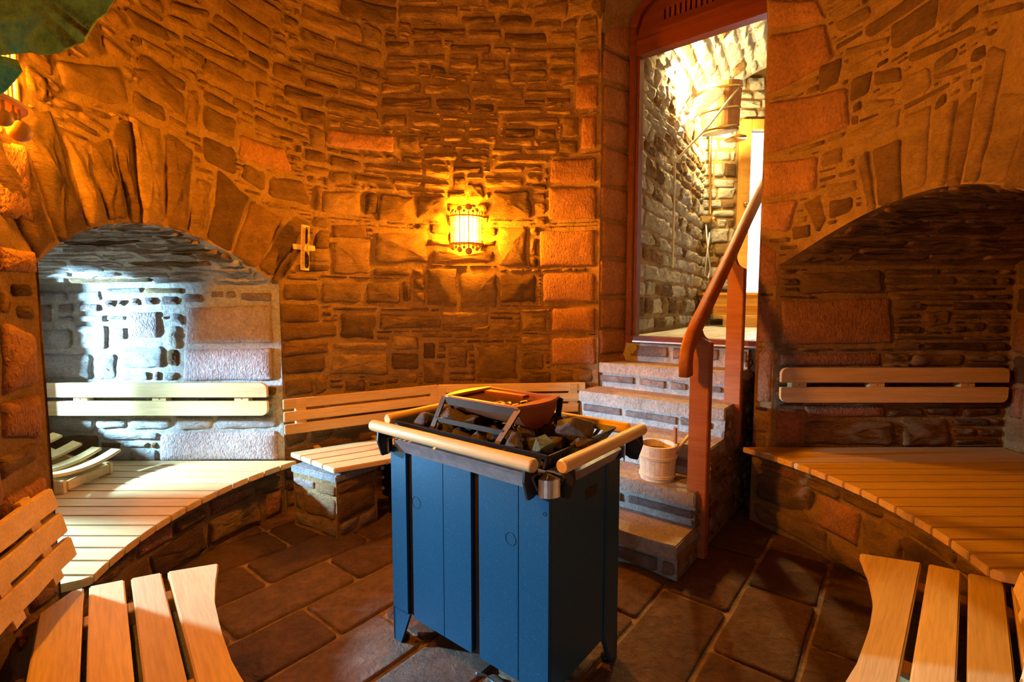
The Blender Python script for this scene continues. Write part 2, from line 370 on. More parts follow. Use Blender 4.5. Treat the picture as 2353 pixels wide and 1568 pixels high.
def fill(surf, s0, s1, z0, z1, ok, quads, passes, mats=(('rubble', 1),), res=.0125):
    """irregular courses of rubble wherever no stone lies yet; returns quads"""
    nx, nz = max(1, int((s1 - s0) / res)), max(1, int((z1 - z0) / res)); occ = np.zeros((nz, nx), bool)
    S = s0 + (np.arange(nx) + .5) * res; Z = z0 + (np.arange(nz) + .5) * res; SS, ZZ = np.meshgrid(S, Z)
    if ok: occ |= ~np.array([[ok(s, z) for s in S] for z in Z])
    def mark(q, inf=.004):
        xs = [p[0] for p in q]; zs = [p[1] for p in q]; cx, cz = sum(xs) / 4, sum(zs) / 4
        sel = (SS > min(xs) - .02) & (SS < max(xs) + .02) & (ZZ > min(zs) - .02) & (ZZ < max(zs) + .02)
        if not sel.any(): return
        ins = np.ones(SS.shape, bool)
        for i in range(4):
            (ax, az), (bx, bz) = q[i], q[(i + 1) % 4]; L = math.hypot(bx - ax, bz - az) or 1e-6
            cr = ((bx - ax) * (ZZ - az) - (bz - az) * (SS - ax)) / L; sg = ((bx - ax) * (cz - az) - (bz - az) * (cx - ax))
            ins &= (cr * (1 if sg > 0 else -1) > -inf)
        occ[ins & sel] = True
    for q in quads: mark(q)
    out = []
    for (h0, h1, w0, w1, g) in passes:
        z = 0
        while z < nz:
            h = max(2, int(rnd.uniform(h0, h1) / res)); hi = min(nz, z + h)
            if hi - z < 2: break
            free = ~occ[z:hi].any(axis=0); i = 0
            while i < nx:
                if not free[i]: i += 1; continue
                j = i
                while j < nx and free[j]: j += 1
                a = i
                while j - a >= max(2, int(w0 * .55 / res)):
                    w = int(rnd.uniform(w0, w1) / res); b = min(j, a + w)
                    if j - b < w0 * .5 / res: b = j
                    sa, sb, za, zb = s0 + a * res + g, s0 + b * res - g, z0 + z * res + g, z0 + hi * res - g
                    if sb - sa > .02 and zb - za > .012:
                        e = lambda: rnd.uniform(-.5, .5) * min(.03, (zb - za) * .25)
                        q = [(sa + e(), zb + e()), (sb + e(), zb + e()), (sb + e(), za + e()), (sa + e(), za + e())]
                        out.append((q, rnd.choices([m for m, _ in mats], [w for _, w in mats])[0])); occ[z:hi, a:b] = True
                    a = b
                i = j
            z = hi
    return out
def backing(name, surf, s0, s1, zlo, zhi, ns, nz, mat, parent=None, rough=.006, d=0.):
    f = (lambda v: v) ; vs = []; fs = []
    for i in range(ns + 1):
        s = s0 + (s1 - s0) * i / ns; a = zlo(s) if callable(zlo) else zlo; b = zhi(s) if callable(zhi) else zhi
        for j in range(nz + 1):
            z = a + (b - a) * j / nz; p = surf.pt(s, z, 0)
            vs.append(surf.pt(s, z, d + rough * (noise.noise(p * 9) + .5 * noise.noise(p * 23)) if 0 < i < ns and 0 < j < nz else d))
    for i in range(ns):
        for j in range(nz): fs.append((i * (nz + 1) + j, (i + 1) * (nz + 1) + j, (i + 1) * (nz + 1) + j + 1, i * (nz + 1) + j + 1))
    return mesh(name, vs, fs, M[mat], parent, True)
def lay(surf, items, parent, n=0, **kw):
    for q, mat in items:
        k = dict(kw)
        if mat.startswith('ashlar'): k.update(sq=9.0, depth=.016, rough=.003, jit=.02)
        stone('stone', surf, q, parent, mat, **k)
def merge_rest(parent, keep=290):
    """past the limit the smallest stones of a wall become one part"""
    st = [o for o in bpy.data.objects if o.parent is parent and o.name.split('.')[0] == 'stone']
    st.sort(key=lambda o: -o.dimensions.length if False else -max((v.co.length for v in o.data.vertices)))
    vs = []; fs = []; mi = []; mats = []
    for o in st[keep:]:
        b = len(vs); w = WM[o.name]; vs += [w @ v.co for v in o.data.vertices]; m = o.data.materials[0]
        if m not in mats: mats.append(m)
        for f in o.data.polygons: fs.append(tuple(b + i for i in f.vertices)); mi.append(mats.index(m))
        bpy.data.objects.remove(o)
    if not vs: return
    o = mesh('small_stones', vs, fs, None, parent, True); o['kind'] = 'stuff'
    for m in mats: o.data.materials.append(m)
    o.data.polygons.foreach_set('material_index', mi)
def structure(o, label, cat): return tag(o, label, cat, kind='structure')
TOP = 3.72
PS = [(.08, .16, .16, .5, .004), (.04, .075, .1, .3, .004), (.03, .04, .06, .2, .003)]
# --- left niche arch and right niche arch (barrel vaults running sideways)
VL = Vault(1.533, 3.07, 1.455, .235); VR = Vault(1.36, 2.94, 1.56, .25)
def ringpt(th): p = RING.pt(th * SC, 1.0); return p.x, p.y
def ring_th(Y, side):                              # theta on the ring for a given depth Y
    a, b = (-150, -30) if side < 0 else (30, 150)
    for _ in range(40):
        m = (a + b) / 2; v = ringpt(m)[1] - Y
        if side < 0:
            if v < 0: a = m
            else: b = m
        else:
            if v > 0: a = m
            else: b = m
    return (a + b) / 2
TL0, TL1 = ring_th(1.533, -1), ring_th(3.07, -1); TR0, TR1 = ring_th(2.94, 1), ring_th(1.36, 1)
def zl_left(s): return VL.z(ringpt(s / SC)[1])
def zl_right(s): return VR.z(ringpt(s / SC)[1])
TD0, TD1 = 22.3, 60.6                              # door opening
def zl_door(s):
    q = (s / SC - TD0) / (TD1 - TD0) * 2 - 1; return 3.24 + .42 * math.sqrt(max(0, 1 - q * q))
def voussoirs(zl, t0, t1, cz, wr, lr, seed, mats):
    r = random.Random(seed); out = []; s = t0 * SC; e = t1 * SC; sm = (s + e) / 2
    while s < e - .03:
        b = min(e, s + r.uniform(*wr)); L = r.uniform(*lr); g = .004
        def up(x, l):
            z = zl(x); d = Vector((x - sm, z - cz)).normalized(); return (x + d.x * l, z + d.y * l)
        lo = r.uniform(-.012, .012)
        out.append(([up(s + g, L + r.uniform(-.04, .04)), up(b - g, L + r.uniform(-.04, .04)), up(b - g, lo), up(s + g, lo)], r.choice(mats))); s = b
    return out
# ------------------------------------------------------------------ wall_left: pillar and niche arch
wl = backing('wall_left', RING, -147 * SC, TL0 * SC, 0, TOP, 20, 60, 'mortar')
structure(wl, 'curved orange-lit rubble wall with pillar and arch over the left niche', 'wall')
backing('arch_wall', RING, TL0 * SC, TL1 * SC, zl_left, TOP, 48, 50, 'mortar', wl)
T1 = traced(RING, '1', '''1140 0 1420 70 1430 135 1130 60;1115 85 1400 170 1390 240 1130 150;1520 95 2330 470 2325 530 1510 215;1600 50 2340 370 2340 440 1600 120;
1900 0 2340 150 2340 280 1900 85;800 10 1110 180 1160 300 910 180;640 100 750 40 890 200 800 250;930 230 1160 350 1180 455 960 330;960 350 1270 560 1255 630 905 440;
350 400 800 440 905 765 420 605;875 455 1050 455 1245 645 1245 820;1085 185 1215 230 1225 300 1130 280;1230 225 1640 420 1640 480 1230 290;1220 430 1330 490 1330 570 1215 480;
1400 400 1730 560 1700 680 1370 500;1740 575 2230 690 2210 795 1730 680;1380 600 1620 740 1600 780 1380 690;1380 705 1600 805 1590 975 1372 880;1720 760 2090 930 2090 965 1720 835;
1615 900 1920 1000 1985 1175 1615 1070 r;1365 905 1595 1000 1590 1195 1370 1090;1640 1095 1800 1160 1790 1310 1640 1210;1810 1175 2050 1220 2100 1400 1810 1330;
340 630 520 700 510 760 370 730;560 705 720 760 710 815 570 760;755 770 905 830 905 900 770 850;430 800 650 900 650 950 440 870;1270 600 1355 610 1340 880 1265 850;
2050 530 2340 640 2340 690 2050 610;2110 950 2340 1010 2340 1060 2110 1040;1835 400 2040 480 2030 580 1830 520;2050 500 2340 600 2330 690 2040 600''')
T1 = [t for t in T1 if max(p[0] for p in t[0]) < TL1 * SC + .35]
TP = traced(RING, '4', '0 740 235 850 250 1190 0 1290 r;0 1310 250 1240 275 1560 0 1560 r;60 490 200 500 210 600 70 610;90 640 215 650 215 760 100 750;0 520 60 600 60 720 0 720')
TP += traced(RING, '7', '0 470 250 330 270 600 0 700 r;60 980 320 920 325 1060 200 1160 r')
V1 = voussoirs(zl_left, TL0, TL1, .55, (.06, .2), (.28, .48), 5, ['rubble'])
inl = [t for t in T1 if all(p[0] < TL1 * SC + .02 for p in t[0])]
inb = [t for t in T1 if not all(p[0] < TL1 * SC + .02 for p in t[0])]
V1 = [v for v in V1]
lay(RING, V1, wl, depth=.012, rough=.009)
def clear(items, quads):
    out = []
    for q, m in items:
        c = (sum(p[0] for p in q) / 4, sum(p[1] for p in q) / 4); hit = False
        for k, _ in quads:
            xs = [p[0] for p in k]; zs = [p[1] for p in k]
            pts = q + [c, ((q[0][0] + q[1][0]) / 2, (q[0][1] + q[1][1]) / 2), ((q[2][0] + q[3][0]) / 2, (q[2][1] + q[3][1]) / 2)]
            for (x, z) in pts:
                ins = True; cx, cz = sum(xs) / 4, sum(zs) / 4
                for i in range(4):
                    (ax, az), (bx, bz) = k[i], k[(i + 1) % 4]; s1 = (bx - ax) * (z - az) - (bz - az) * (x - ax); s2 = (bx - ax) * (cz - az) - (bz - az) * (cx - ax)
                    if s1 * s2 < 0: ins = False; break
                if ins: hit = True; break
            if hit: break
        if not hit: out.append((q, m))
    return out
inl = clear(inl, V1); lay(RING, inl, wl); lay(RING, TP, wl)
oq = [q for q, _ in V1 + inl + TP + inb]
lay(RING, fill(RING, -140 * SC, TL0 * SC - .005, .02, 2.6, None, [q for q, _ in TP], [(.2, .3, .25, .4, .006), (.06, .1, .1, .3, .004)], (('ashlar', 3), ('rubble', 1))), wl)
# ------------------------------------------------------------------ wall_back
wb_ = backing('wall_back', RING, -32 * SC, TD0 * SC, 0, TOP, 54, 90, 'mortar')
structure(wb_, 'orange-lit rubble stone wall behind the corner bench, with red quoins by the stairs', 'wall')
T2 = traced(RING, '2', '''630 30 1040 125;1055 105 1290 165;1305 95 1540 190;1400 40 1740 100;1235 0 1385 85;700 10 900 30;720 185 1095 260;1105 195 1330 270;1345 215 1640 300;1660 205 1840 290;
540 275 715 345;730 270 930 320;980 295 1260 375;1275 315 1400 350;1410 315 1830 370;545 360 950 430;975 380 1175 470;1185 400 1360 475;1370 400 1640 450;1650 380 1830 440;
540 445 755 520;765 475 1210 570;1220 490 1390 565;1400 465 1640 520;1650 450 1830 540;510 550 790 640;805 560 1120 640;1130 590 1480 685;1490 600 1800 640;515 650 860 740;880 660 1125 750;
1145 700 1285 765;1295 715 1610 770;1630 655 1800 705;1630 740 1810 780;515 765 695 860;705 765 1310 840;1320 785 1720 850;520 870 600 905;930 850 1095 895;1105 850 1310 890;1350 865 1560 940;1580 870 1700 940;
155 870 605 905 605 1040 150 985 r;615 910 775 910 775 1060 615 1045;800 920 920 960;800 1025 1035 1090;1050 1035 1250 1110;1095 905 1300 985;930 905 1085 960;1000 1120 1200 1180;
1860 335 2000 325 2000 515 1850 520 r;1830 560 1985 550 1985 735 1830 745 r;1870 785 1975 780 1975 1010 1865 1010 r;1740 785 1860 935;1715 945 1850 1045;1665 1075 1975 1060 1975 1235 1650 1240 r;1645 1260 1975 1255 1980 1490 1640 1490 r;
1270 1115 1480 1170;1000 1190 1090 1290;1105 1180 1180 1290;520 1215 1000 1300;1210 1190 1480 1270;1490 1170 1600 1240;50 960 400 1010 400 1070 50 1060;400 1080 800 1130 800 1190 400 1150;
330 1150 490 1130 500 1250 330 1260;180 1160 320 1250;60 1250 120 1430;140 1290 380 1290 380 1470 100 1440;400 1300 500 1460;510 1300 740 1330 740 1500 470 1500;750 1320 960 1490;1270 1290 1520 1280 1540 1480 1250 1480;1540 1290 1620 1480;
1260 960 1600 1050;1300 1060 1650 1110''')
T5 = traced(RING, '5', '''100 105 405 405;420 90 640 180;425 192 660 395;680 140 1010 330;1030 240 1400 330;130 445 345 555;357 432 600 570;625 432 832 575;845 425 900 560;990 355 1180 590;1192 380 1420 600;1430 390 1655 570;
85 575 415 565 415 800 85 815 r;470 622 690 630 680 790 465 780;710 622 1080 640 1080 720 705 730;1060 715 1550 690 1550 795 1060 795;1080 615 1370 700;1390 595 1520 660;1565 600 1715 630;1565 640 1715 740;
90 830 370 825 370 1040 95 1040 r;415 860 760 870 760 1000 410 1000;430 800 760 855;780 755 950 760 950 850 780 850;780 862 950 970;970 800 1050 905;1120 820 1240 960;1290 815 1545 810 1545 1030 1290 1020;
1560 860 1700 970;1560 762 1740 825;1550 975 1740 1050;640 985 810 1075;500 1020 630 1100;830 985 940 1050;110 1050 480 1040 490 1140 110 1190 r;430 580 700 615;715 590 1010 618;970 915 1110 1050;
1670 130 2010 120 2010 350 1670 355 r;1690 385 2010 378 2010 570 1690 565 r;1745 595 2010 585 2010 745 1745 745 r;1745 775 2010 765 2015 940 1745 940 r;1590 10 1980 0 2000 105 1600 100 r;1420 100 1600 350;1760 960 1880 1040;
110 1200 500 1170 640 1270 120 1290 r;130 1300 480 1290 480 1380 130 1380 r''')
TB = T2 + T5 + inb
kept = []
for it in TB:
    lo_ = TL1 * SC + (.004 if min(p[1] for p in it[0]) < 1.72 else -.35)
    if all(lo_ < p[0] < TD0 * SC for p in it[0]) and clear([it], kept + V1 + inl): kept.append(it)
fl_ = fill(RING, TL0 * SC + .01, TL1 * SC + .22, 1.45, 3.5, lambda s, z: z > zl_left(s) + .03 if s < TL1 * SC - .005 else (z > 1.74 and s < TL1 * SC + .1 + .09 * math.sin(z * 23)), oq + [q for q, _ in kept], PS)
lay(RING, fl_, wl); merge_rest(wl)
q5 = fill(RING, TL1 * SC + .004, TD0 * SC - .004, .02, 3.6, None, [q for q, _ in kept + fl_ + V1], PS)
SEAM = -32 * SC                                    # upright seam where the corner stretch meets the back wall
wbc = backing('wall_back_corner', RING, TL1 * SC, SEAM, 0, TOP, 34, 90, 'mortar')
structure(wbc, 'orange-lit rubble wall left of the upright seam, holding the sand timer', 'wall')
cq = lambda q: sum(p[0] for p in q) / 4
lay(RING, [t for t in kept + q5 if cq(t[0]) < SEAM], wbc); lay(RING, [t for t in kept + q5 if cq(t[0]) >= SEAM], wb_); merge_rest(wb_)
# ------------------------------------------------------------------ wall_right: over the door, pier, niche arch
wr = backing('wall_right', RING, TD1 * SC, TR0 * SC, 0, TOP, 10, 70, 'mortar')
structure(wr, 'orange-lit stone wall and arch on the right, between doorway and right niche', 'wall')
backing('door_lintel_wall', RING, TD0 * SC, TD1 * SC, zl_door, TOP, 40, 12, 'mortar', wr)
backing('arch_wall', RING, TR0 * SC, TR1 * SC, zl_right, TOP, 48, 50, 'mortar', wr)
backing('pillar_wall', RING, TR1 * SC, 147 * SC, 0, TOP, 16, 30, 'mortar', wr)
T3 = traced(RING, '3', '''870 0 1180 0 1240 110 870 180 r;872 205 1230 130 1280 330 882 550 r;872 585 1360 490 1370 715 872 890 r;872 915 1190 880 1180 1085 872 1130 r;845 1155 1080 1115 1020 1330 845 1305 r;
1155 515 1290 455 1325 535 1165 595;1220 1090 1420 960 1455 1145 1330 1205;1365 795 1500 740 1600 1075 1485 1165;1540 760 1620 660 1740 960 1650 970;1690 640 1860 560 1790 900 1760 940;1870 700 1990 680 1930 880 1850 980;
1200 870 1330 820 1330 930 1200 960;1100 1150 1210 1090 1240 1240 1180 1330;1480 560 1640 550 1600 620 1430 640;1340 270 1600 200 1590 260 1330 330;1280 130 1480 20 1500 100 1300 200;
1700 300 2080 130 2090 190 1700 370;1840 420 2040 350 2050 400 1850 460;2050 180 2160 140 2140 210 2040 240;1500 400 1660 370 1660 470 1500 500;2100 60 2353 0 2353 60 2110 120''')
T3 = [([(max(a, TD1 * SC + .004), b) for a, b in q], m) for q, m in T3]
T6 = traced(RING, '6', '835 185 1000 235 960 445 832 440 r;822 530 950 505 958 775 812 760 r;802 800 950 790 940 1105 792 1100 r')
T6 = [([(min(max(a, TD1 * SC + .004), TR0 * SC - .002), b) for a, b in q], m) for q, m in T6]
V3 = voussoirs(zl_right, TR0 + .5, TR1, .6, (.06, .2), (.28, .46), 11, ['rubble'])
VD = voussoirs(zl_door, TD0, TD1, 2.6, (.05, .1), (.1, .2), 12, ['rubble'])
inr = [t for t in T3 + T6 if all(p[0] > TD1 * SC - .001 for p in t[0])]; rq = [t for t in inr if t[1] == 'ashlar']
V3 = [v for v in clear(V3, rq) if min(p[0] for p in v[0]) > TD1 * SC + .03]; inr = rq + clear([t for t in inr if t[1] != 'ashlar'], V3 + rq)
lay(RING, V3, wr, depth=.012, rough=.009); lay(RING, VD, wr, depth=.02, rough=.012); lay(RING, inr, wr)
oq = [q for q, _ in V3 + VD + inr]
lay(RING, fill(RING, TD1 * SC + .004, 104 * SC, .02, 3.55, lambda s, z: (s < TR0 * SC - .01) or (z > zl_right(s) + .03), oq, PS), wr)
lay(RING, fill(RING, TD0 * SC, TD1 * SC, 3.2, 3.7, lambda s, z: z > zl_door(s) + .05, oq, PS[1:2]), wr)
# ------------------------------------------------------------------ left niche
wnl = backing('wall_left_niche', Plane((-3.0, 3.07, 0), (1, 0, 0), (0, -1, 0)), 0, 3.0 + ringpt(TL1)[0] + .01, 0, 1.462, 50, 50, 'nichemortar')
structure(wnl, 'pale daylit stone back wall of the left niche above its bench', 'wall')
PN = Plane((-3.0, 3.07, 0), (1, 0, 0), (0, -1, 0)); LN = 3.0 + ringpt(TL1)[0]
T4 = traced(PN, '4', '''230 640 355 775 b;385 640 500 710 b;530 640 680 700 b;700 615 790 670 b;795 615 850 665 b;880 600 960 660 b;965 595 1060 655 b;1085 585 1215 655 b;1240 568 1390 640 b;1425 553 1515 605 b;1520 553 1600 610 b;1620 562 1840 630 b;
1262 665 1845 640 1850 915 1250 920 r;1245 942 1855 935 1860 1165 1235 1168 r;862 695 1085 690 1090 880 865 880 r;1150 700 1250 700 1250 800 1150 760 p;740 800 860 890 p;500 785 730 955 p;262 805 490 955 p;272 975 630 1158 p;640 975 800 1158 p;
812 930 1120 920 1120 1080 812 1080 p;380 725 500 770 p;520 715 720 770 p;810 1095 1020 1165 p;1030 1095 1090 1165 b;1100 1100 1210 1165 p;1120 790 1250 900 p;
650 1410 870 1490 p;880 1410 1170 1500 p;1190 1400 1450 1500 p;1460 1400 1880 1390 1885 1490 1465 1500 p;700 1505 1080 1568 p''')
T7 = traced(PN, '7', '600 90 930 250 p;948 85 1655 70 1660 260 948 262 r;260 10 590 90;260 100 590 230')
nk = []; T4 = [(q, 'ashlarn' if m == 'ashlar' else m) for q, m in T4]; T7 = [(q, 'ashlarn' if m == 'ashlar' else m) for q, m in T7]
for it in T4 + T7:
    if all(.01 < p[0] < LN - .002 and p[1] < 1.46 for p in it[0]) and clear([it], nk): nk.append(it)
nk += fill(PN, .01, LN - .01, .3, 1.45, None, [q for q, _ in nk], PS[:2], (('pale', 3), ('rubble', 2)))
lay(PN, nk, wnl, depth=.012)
def vault(name, V, side, xend, parent, mat='mortar'):
    vs = []; fs = []; ny, nx = 40, 40; y0, y1 = V.a[0], V.a[1]
    for i in range(ny + 1):
        Y = y0 + (y1 - y0) * i / ny; x0 = ringpt(ring_th(min(max(Y, y0 + .001), y1 - .001), side))[0]
        for j in range(nx + 1):
            X = x0 + (xend - x0) * j / nx; p = Vector((X, Y, 0)); d = .012 * (noise.noise(p * 7) + .6 * noise.noise(p * 17)) if 0 < i < ny and 0 < j < nx else 0
            vs.append(V.pt(X, i / ny * (y1 - y0), d))
    for i in range(ny):
        for j in range(nx): fs.append((i * (nx + 1) + j, (i + 1) * (nx + 1) + j, (i + 1) * (nx + 1) + j + 1, i * (nx + 1) + j + 1))
    return mesh(name, vs, fs, M[mat], parent, True)
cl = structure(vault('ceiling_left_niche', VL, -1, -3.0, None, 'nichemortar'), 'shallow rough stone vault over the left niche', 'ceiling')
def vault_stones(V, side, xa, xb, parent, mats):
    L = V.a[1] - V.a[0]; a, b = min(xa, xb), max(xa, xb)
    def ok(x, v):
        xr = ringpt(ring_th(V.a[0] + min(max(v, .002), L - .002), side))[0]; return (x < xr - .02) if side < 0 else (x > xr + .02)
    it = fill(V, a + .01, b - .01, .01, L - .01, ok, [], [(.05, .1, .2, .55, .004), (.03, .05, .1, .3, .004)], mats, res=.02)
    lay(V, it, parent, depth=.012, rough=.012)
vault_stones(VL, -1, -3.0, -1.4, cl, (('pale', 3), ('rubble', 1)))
backing('niche_near_wall', Plane((-3.0, 1.533, 0), (1, 0, 0), (0, 1, 0)), 0, 3.0 + ringpt(TL0)[0] + .005, 0, 1.46, 12, 12, 'mortar', wnl)
# ------------------------------------------------------------------ right niche
XR = 2.98
PR = Plane((ringpt(TR0)[0], 2.94, 0), (1, 0, 0), (0, -1, 0)); LR = XR - ringpt(TR0)[0]
wnr = backing('wall_right_niche', PR, -.005, LR, 0, 1.567, 50, 50, 'mortar')
structure(wnr, 'dim layered rubble back wall of the right niche above its bench', 'wall')
T6n = traced(PR, '6', '''970 515 1590 500 1600 765 970 775 r;965 820 1540 810 1540 895 965 895 r;1080 355 1540 340 1540 480 1080 490;1770 580 1940 570 1930 660 1780 680;1880 690 2310 665 2310 730 1890 735;1640 1190 1930 1180 1930 1340 1640 1345;
1700 820 2000 900;1160 230 1500 200 1500 260 1160 320;1540 200 2000 190 2000 260 1540 270;2040 640 2130 700;1100 1110 1560 1110 1560 1180 1110 1190 r;940 1130 1090 1340 r;1100 1200 1600 1345''')
rk = []
for it in T6n:
    if all(.005 < p[0] < LR and p[1] < 1.55 for p in it[0]) and clear([it], rk): rk.append(it)
rk += fill(PR, .01, LR - .01, .3, 1.55, None, [q for q, _ in rk], [(.035, .07, .15, .5, .004), (.025, .04, .08, .3, .003)])
lay(PR, rk, wnr, depth=.02, rough=.012)
cr_ = structure(vault('ceiling_right_niche', VR, 1, XR, None), 'dark rough stone vault over the right niche', 'ceiling')
vault_stones(VR, 1, 1.55, XR, cr_, (('rubble', 1),))
PRE = Plane((XR, 1.36, 0), (0, 1, 0), (-1, 0, 0))
wne = structure(backing('wall_right_niche_end', PRE, 0, 1.58, 0, 1.83, 16, 16, 'mortar'), 'end wall of the right niche beside the long backrest', 'wall')
lay(PRE, fill(PRE, .01, 1.57, .3, 1.6, None, [], [(.12, .25, .2, .45, .008)], (('ashlar', 1), ('rubble', 1))), wne)
backing('niche_near_wall', Plane((ringpt(TR1)[0], 1.36, 0), (1, 0, 0), (0, 1, 0)), -.005, XR - ringpt(TR1)[0], 0, 1.567, 12, 12, 'mortar', wnr)
# ------------------------------------------------------------------ ceiling dome, alcove round the camera
vs = []; fs = []; nth, nr = 64, 10
for j in range(nr + 1):
    q = j / nr
    for i in range(nth):
        th = -180 + 360 * i / nth; p = RING.pt(th * SC, TOP); k = math.cos(q * math.pi / 2); vs.append((WC[0] + (p.x - WC[0]) * k, WC[1] + (p.y - WC[1]) * k, TOP + .5 * math.sin(q * math.pi / 2)))
for j in range(nr):
    for i in range(nth): fs.append((j * nth + i, j * nth + (i + 1) % nth, (j + 1) * nth + (i + 1) % nth, (j + 1) * nth + i))
structure(mesh('ceiling', vs, fs, M['mortar'], None, True), 'rough stone dome over the round sauna room', 'ceiling')
AZ = 1.98
wf = structure(backing('wall_front', RING, 147 * SC, 213 * SC, AZ, TOP, 20, 14, 'mortar'), 'stone arch with painted-on green light hanging close at the upper left', 'wall')
pl, pr = RING.pt(-147 * SC, 1), RING.pt(147 * SC, 1)
for nm, a, b in (('alcove_side', pl, (pl.x - .12, -1.2)), ('alcove_side', pr, (pr.x + .12, -1.2))):
    mesh(nm, [(a.x, a.y, 0), (b[0], b[1], 0), (b[0], b[1], AZ), (a.x, a.y, AZ)], [(0, 1, 2, 3)], M['mortar'], wf)
arc = [RING.pt(t * SC, AZ) for t in np.linspace(147, 213, 14)]
vs = [tuple(p) for p in arc] + [(pl.x - .12, -1.2, AZ), (pr.x + .12, -1.2, AZ)]
mesh('alcove_soffit', vs, [tuple(range(14)) + (14, 15)], M['mortar'], wf)
def boulder(name, poly, d, mat, parent, seed, up=(0, 0, 1)):
    """rough rock: front outline poly (world points), thickness vector d"""
    bm = bmesh.new(); n = len(poly); d = Vector(d); c = sum((Vector(p) for p in poly), Vector()) / n; rings = []
    for k, (f, s) in enumerate(((-.03, .9), (0, 1), (.5, 1.04), (1, 1.0))):
        rings.append([bm.verts.new((Vector(p) - c) * s + d * f) for p in poly])
    for a, b in zip(rings, rings[1:]):
        for i in range(n): bm.faces.new((a[i], a[(i + 1) % n], b[(i + 1) % n], b[i]))
    bm.faces.new(rings[0][::-1]); bm.faces.new(rings[-1])
    bmesh.ops.triangulate(bm, faces=bm.faces[:]); bmesh.ops.subdivide_edges(bm, edges=bm.edges[:], cuts=2, use_grid_fill=True)
    for v in bm.verts:
        p = v.co * 9 + Vector((seed, 0, 0)); v.co += Vector((noise.noise(p), noise.noise(p + Vector((5, 0, 0))), noise.noise(p + Vector((0, 7, 0))))) * .012
    bmesh.ops.recalc_face_normals(bm, faces=bm.faces[:]); return from_bm(name, bm, mat, parent, Matrix.Translation(c), True)
RKS = 1
RK = [(-260, -330), (330, -330), (300, -60), (264, 2), (242, 32), (216, 45), (196, 74), (186, 95), (160, 106), (135, 122), (100, 131), (64, 123), (30, 124), (-40, 128), (-160, 60), (-260, -60)]
boulder('rock', [at_y(x, y, .80) for x, y in RK], (-.19, .17, .13), M['greenlit'], wf, 3)
RK2 = [(-200, 120), (-20, 128), (36, 133), (46, 157), (30, 178), (8, 203), (-30, 230), (-180, 260)]
boulder('rock', [at_y(x, y, .84) for x, y in RK2], (-.18, .15, .06), M['greenlit'], wf, 9)
# ------------------------------------------------------------------ floor: flagstones in rows along SD
SD, TD = Vector((.624, .781, 0)), Vector((.781, -.624, 0))
def wt(w, t, z=0.): p = SD * w + TD * t; return Vector((p.x, p.y, z))
floor = structure(mesh('floor', [(-3.3, -1.4, -.012), (4.4, -1.4, -.012), (4.4, 6.6, -.012), (-3.3, 6.6, -.012)], [(0, 1, 2, 3)], M['joint'], None), 'dark reddish flagstone floor with pale joints', 'floor')
rows = [-3.5, -3.2, -2.9, -2.6, -2.31, -2.017, -1.72, -1.42, -1.12, -.832, -.536, -.241, .05, .35, .65, .95]
JP = [(653, 1243), (601, 1328), (847, 1237), (799, 1315), (522, 1454), (757, 1439), (1645, 1397), (1459, 1420), (1830, 1379), (1735, 1535), (1708, 1274), (1971, 1356), (1940, 1509)]
JW = [(on_z(x, y, 0).dot(TD), on_z(x, y, 0).dot(SD)) for x, y in JP]
rf = random.Random(3)
class FloorS:
    def pt(self, s, z, d=0.): return wt(s, z, d)
for a, b in zip(rows, rows[1:]):
    js = sorted(w for t, w in JW if a < t < b); cuts = list(js)
    lo = js[0] if js else rf.uniform(1.2, 1.6); x = lo if js else lo
    if not js: cuts = [lo]
    while x > -.5: x -= rf.uniform(.45, .85); cuts.append(x)
    x = max(js) if js else lo
    while x < 3.8: x += rf.uniform(.45, .85); cuts.append(x)
    cuts.sort()
    for c0, c1 in zip(cuts, cuts[1:]):
        ctr = wt((c0 + c1) / 2, (a + b) / 2)
        if math.hypot(ctr.x - WC[0], ctr.y - WC[1]) > 2.0 or ctr.y < .35: continue
        g = .008
        o = stone('flagstone', FloorS(), [(c0 + g, b - g), (c1 - g, b - g), (c1 - g, a + g), (c0 + g, a + g)], floor, 'slab', depth=.0 + rf.uniform(-.002, .002), rough=.0015, sq=14, n=20, jit=.012, back=.02, gap=.0)
# ------------------------------------------------------------------ outer shell (keeps daylight out except through the openings)
def holed(name, surf, s0, s1, z0, z1, hs0, hs1, hz0, hz1, th, label, mat='mortar'):
    r = thing(name, label, 'wall', surf.pt(s0, z0), kind='structure')
    for a, b, c, d in ((s0, hs0, z0, z1), (hs1, s1, z0, z1), (hs0, hs1, z0, hz0), (hs0, hs1, hz1, z1)):
        P = [surf.pt(a, c), surf.pt(b, c), surf.pt(b, d), surf.pt(a, d)]; Q = [surf.pt(a, c, -th), surf.pt(b, c, -th), surf.pt(b, d, -th), surf.pt(a, d, -th)]
        mesh('masonry', P + Q, [(0, 1, 2, 3), (7, 6, 5, 4), (0, 4, 5, 1), (1, 5, 6, 2), (2, 6, 7, 3), (3, 7, 4, 0)], M[mat], r)
    return r
WL = (1.95, 2.87, .72, 1.42)
we = holed('wall_left_end', Plane((-3.0, 0, 0), (0, 1, 0), (1, 0, 0)), -1.3, 6.6, -.05, 4.7, *WL, .12, 'plain stone end of the left niche round its small window', 'pale')
holed('wall_front_end', Plane((0, -1.2, 0), (-1, 0, 0), (0, 1, 0)), -4.3, 3.1, -.05, 4.7, .55, .85, .3, .65, .15, 'plain masonry round the alcove window behind the viewpoint')
DZ0, DZ1, DX0, DX1 = 1.25, 3.47, 2.86, 3.75
bk = holed('wall_shower_far', Plane((0, 6.2, 0), (1, 0, 0), (0, -1, 0)), -3.1, 4.3, -.05, 4.7, DX0, DX1, DZ0, DZ1, .12, 'bright pale stone far wall of the shower room beyond the door')
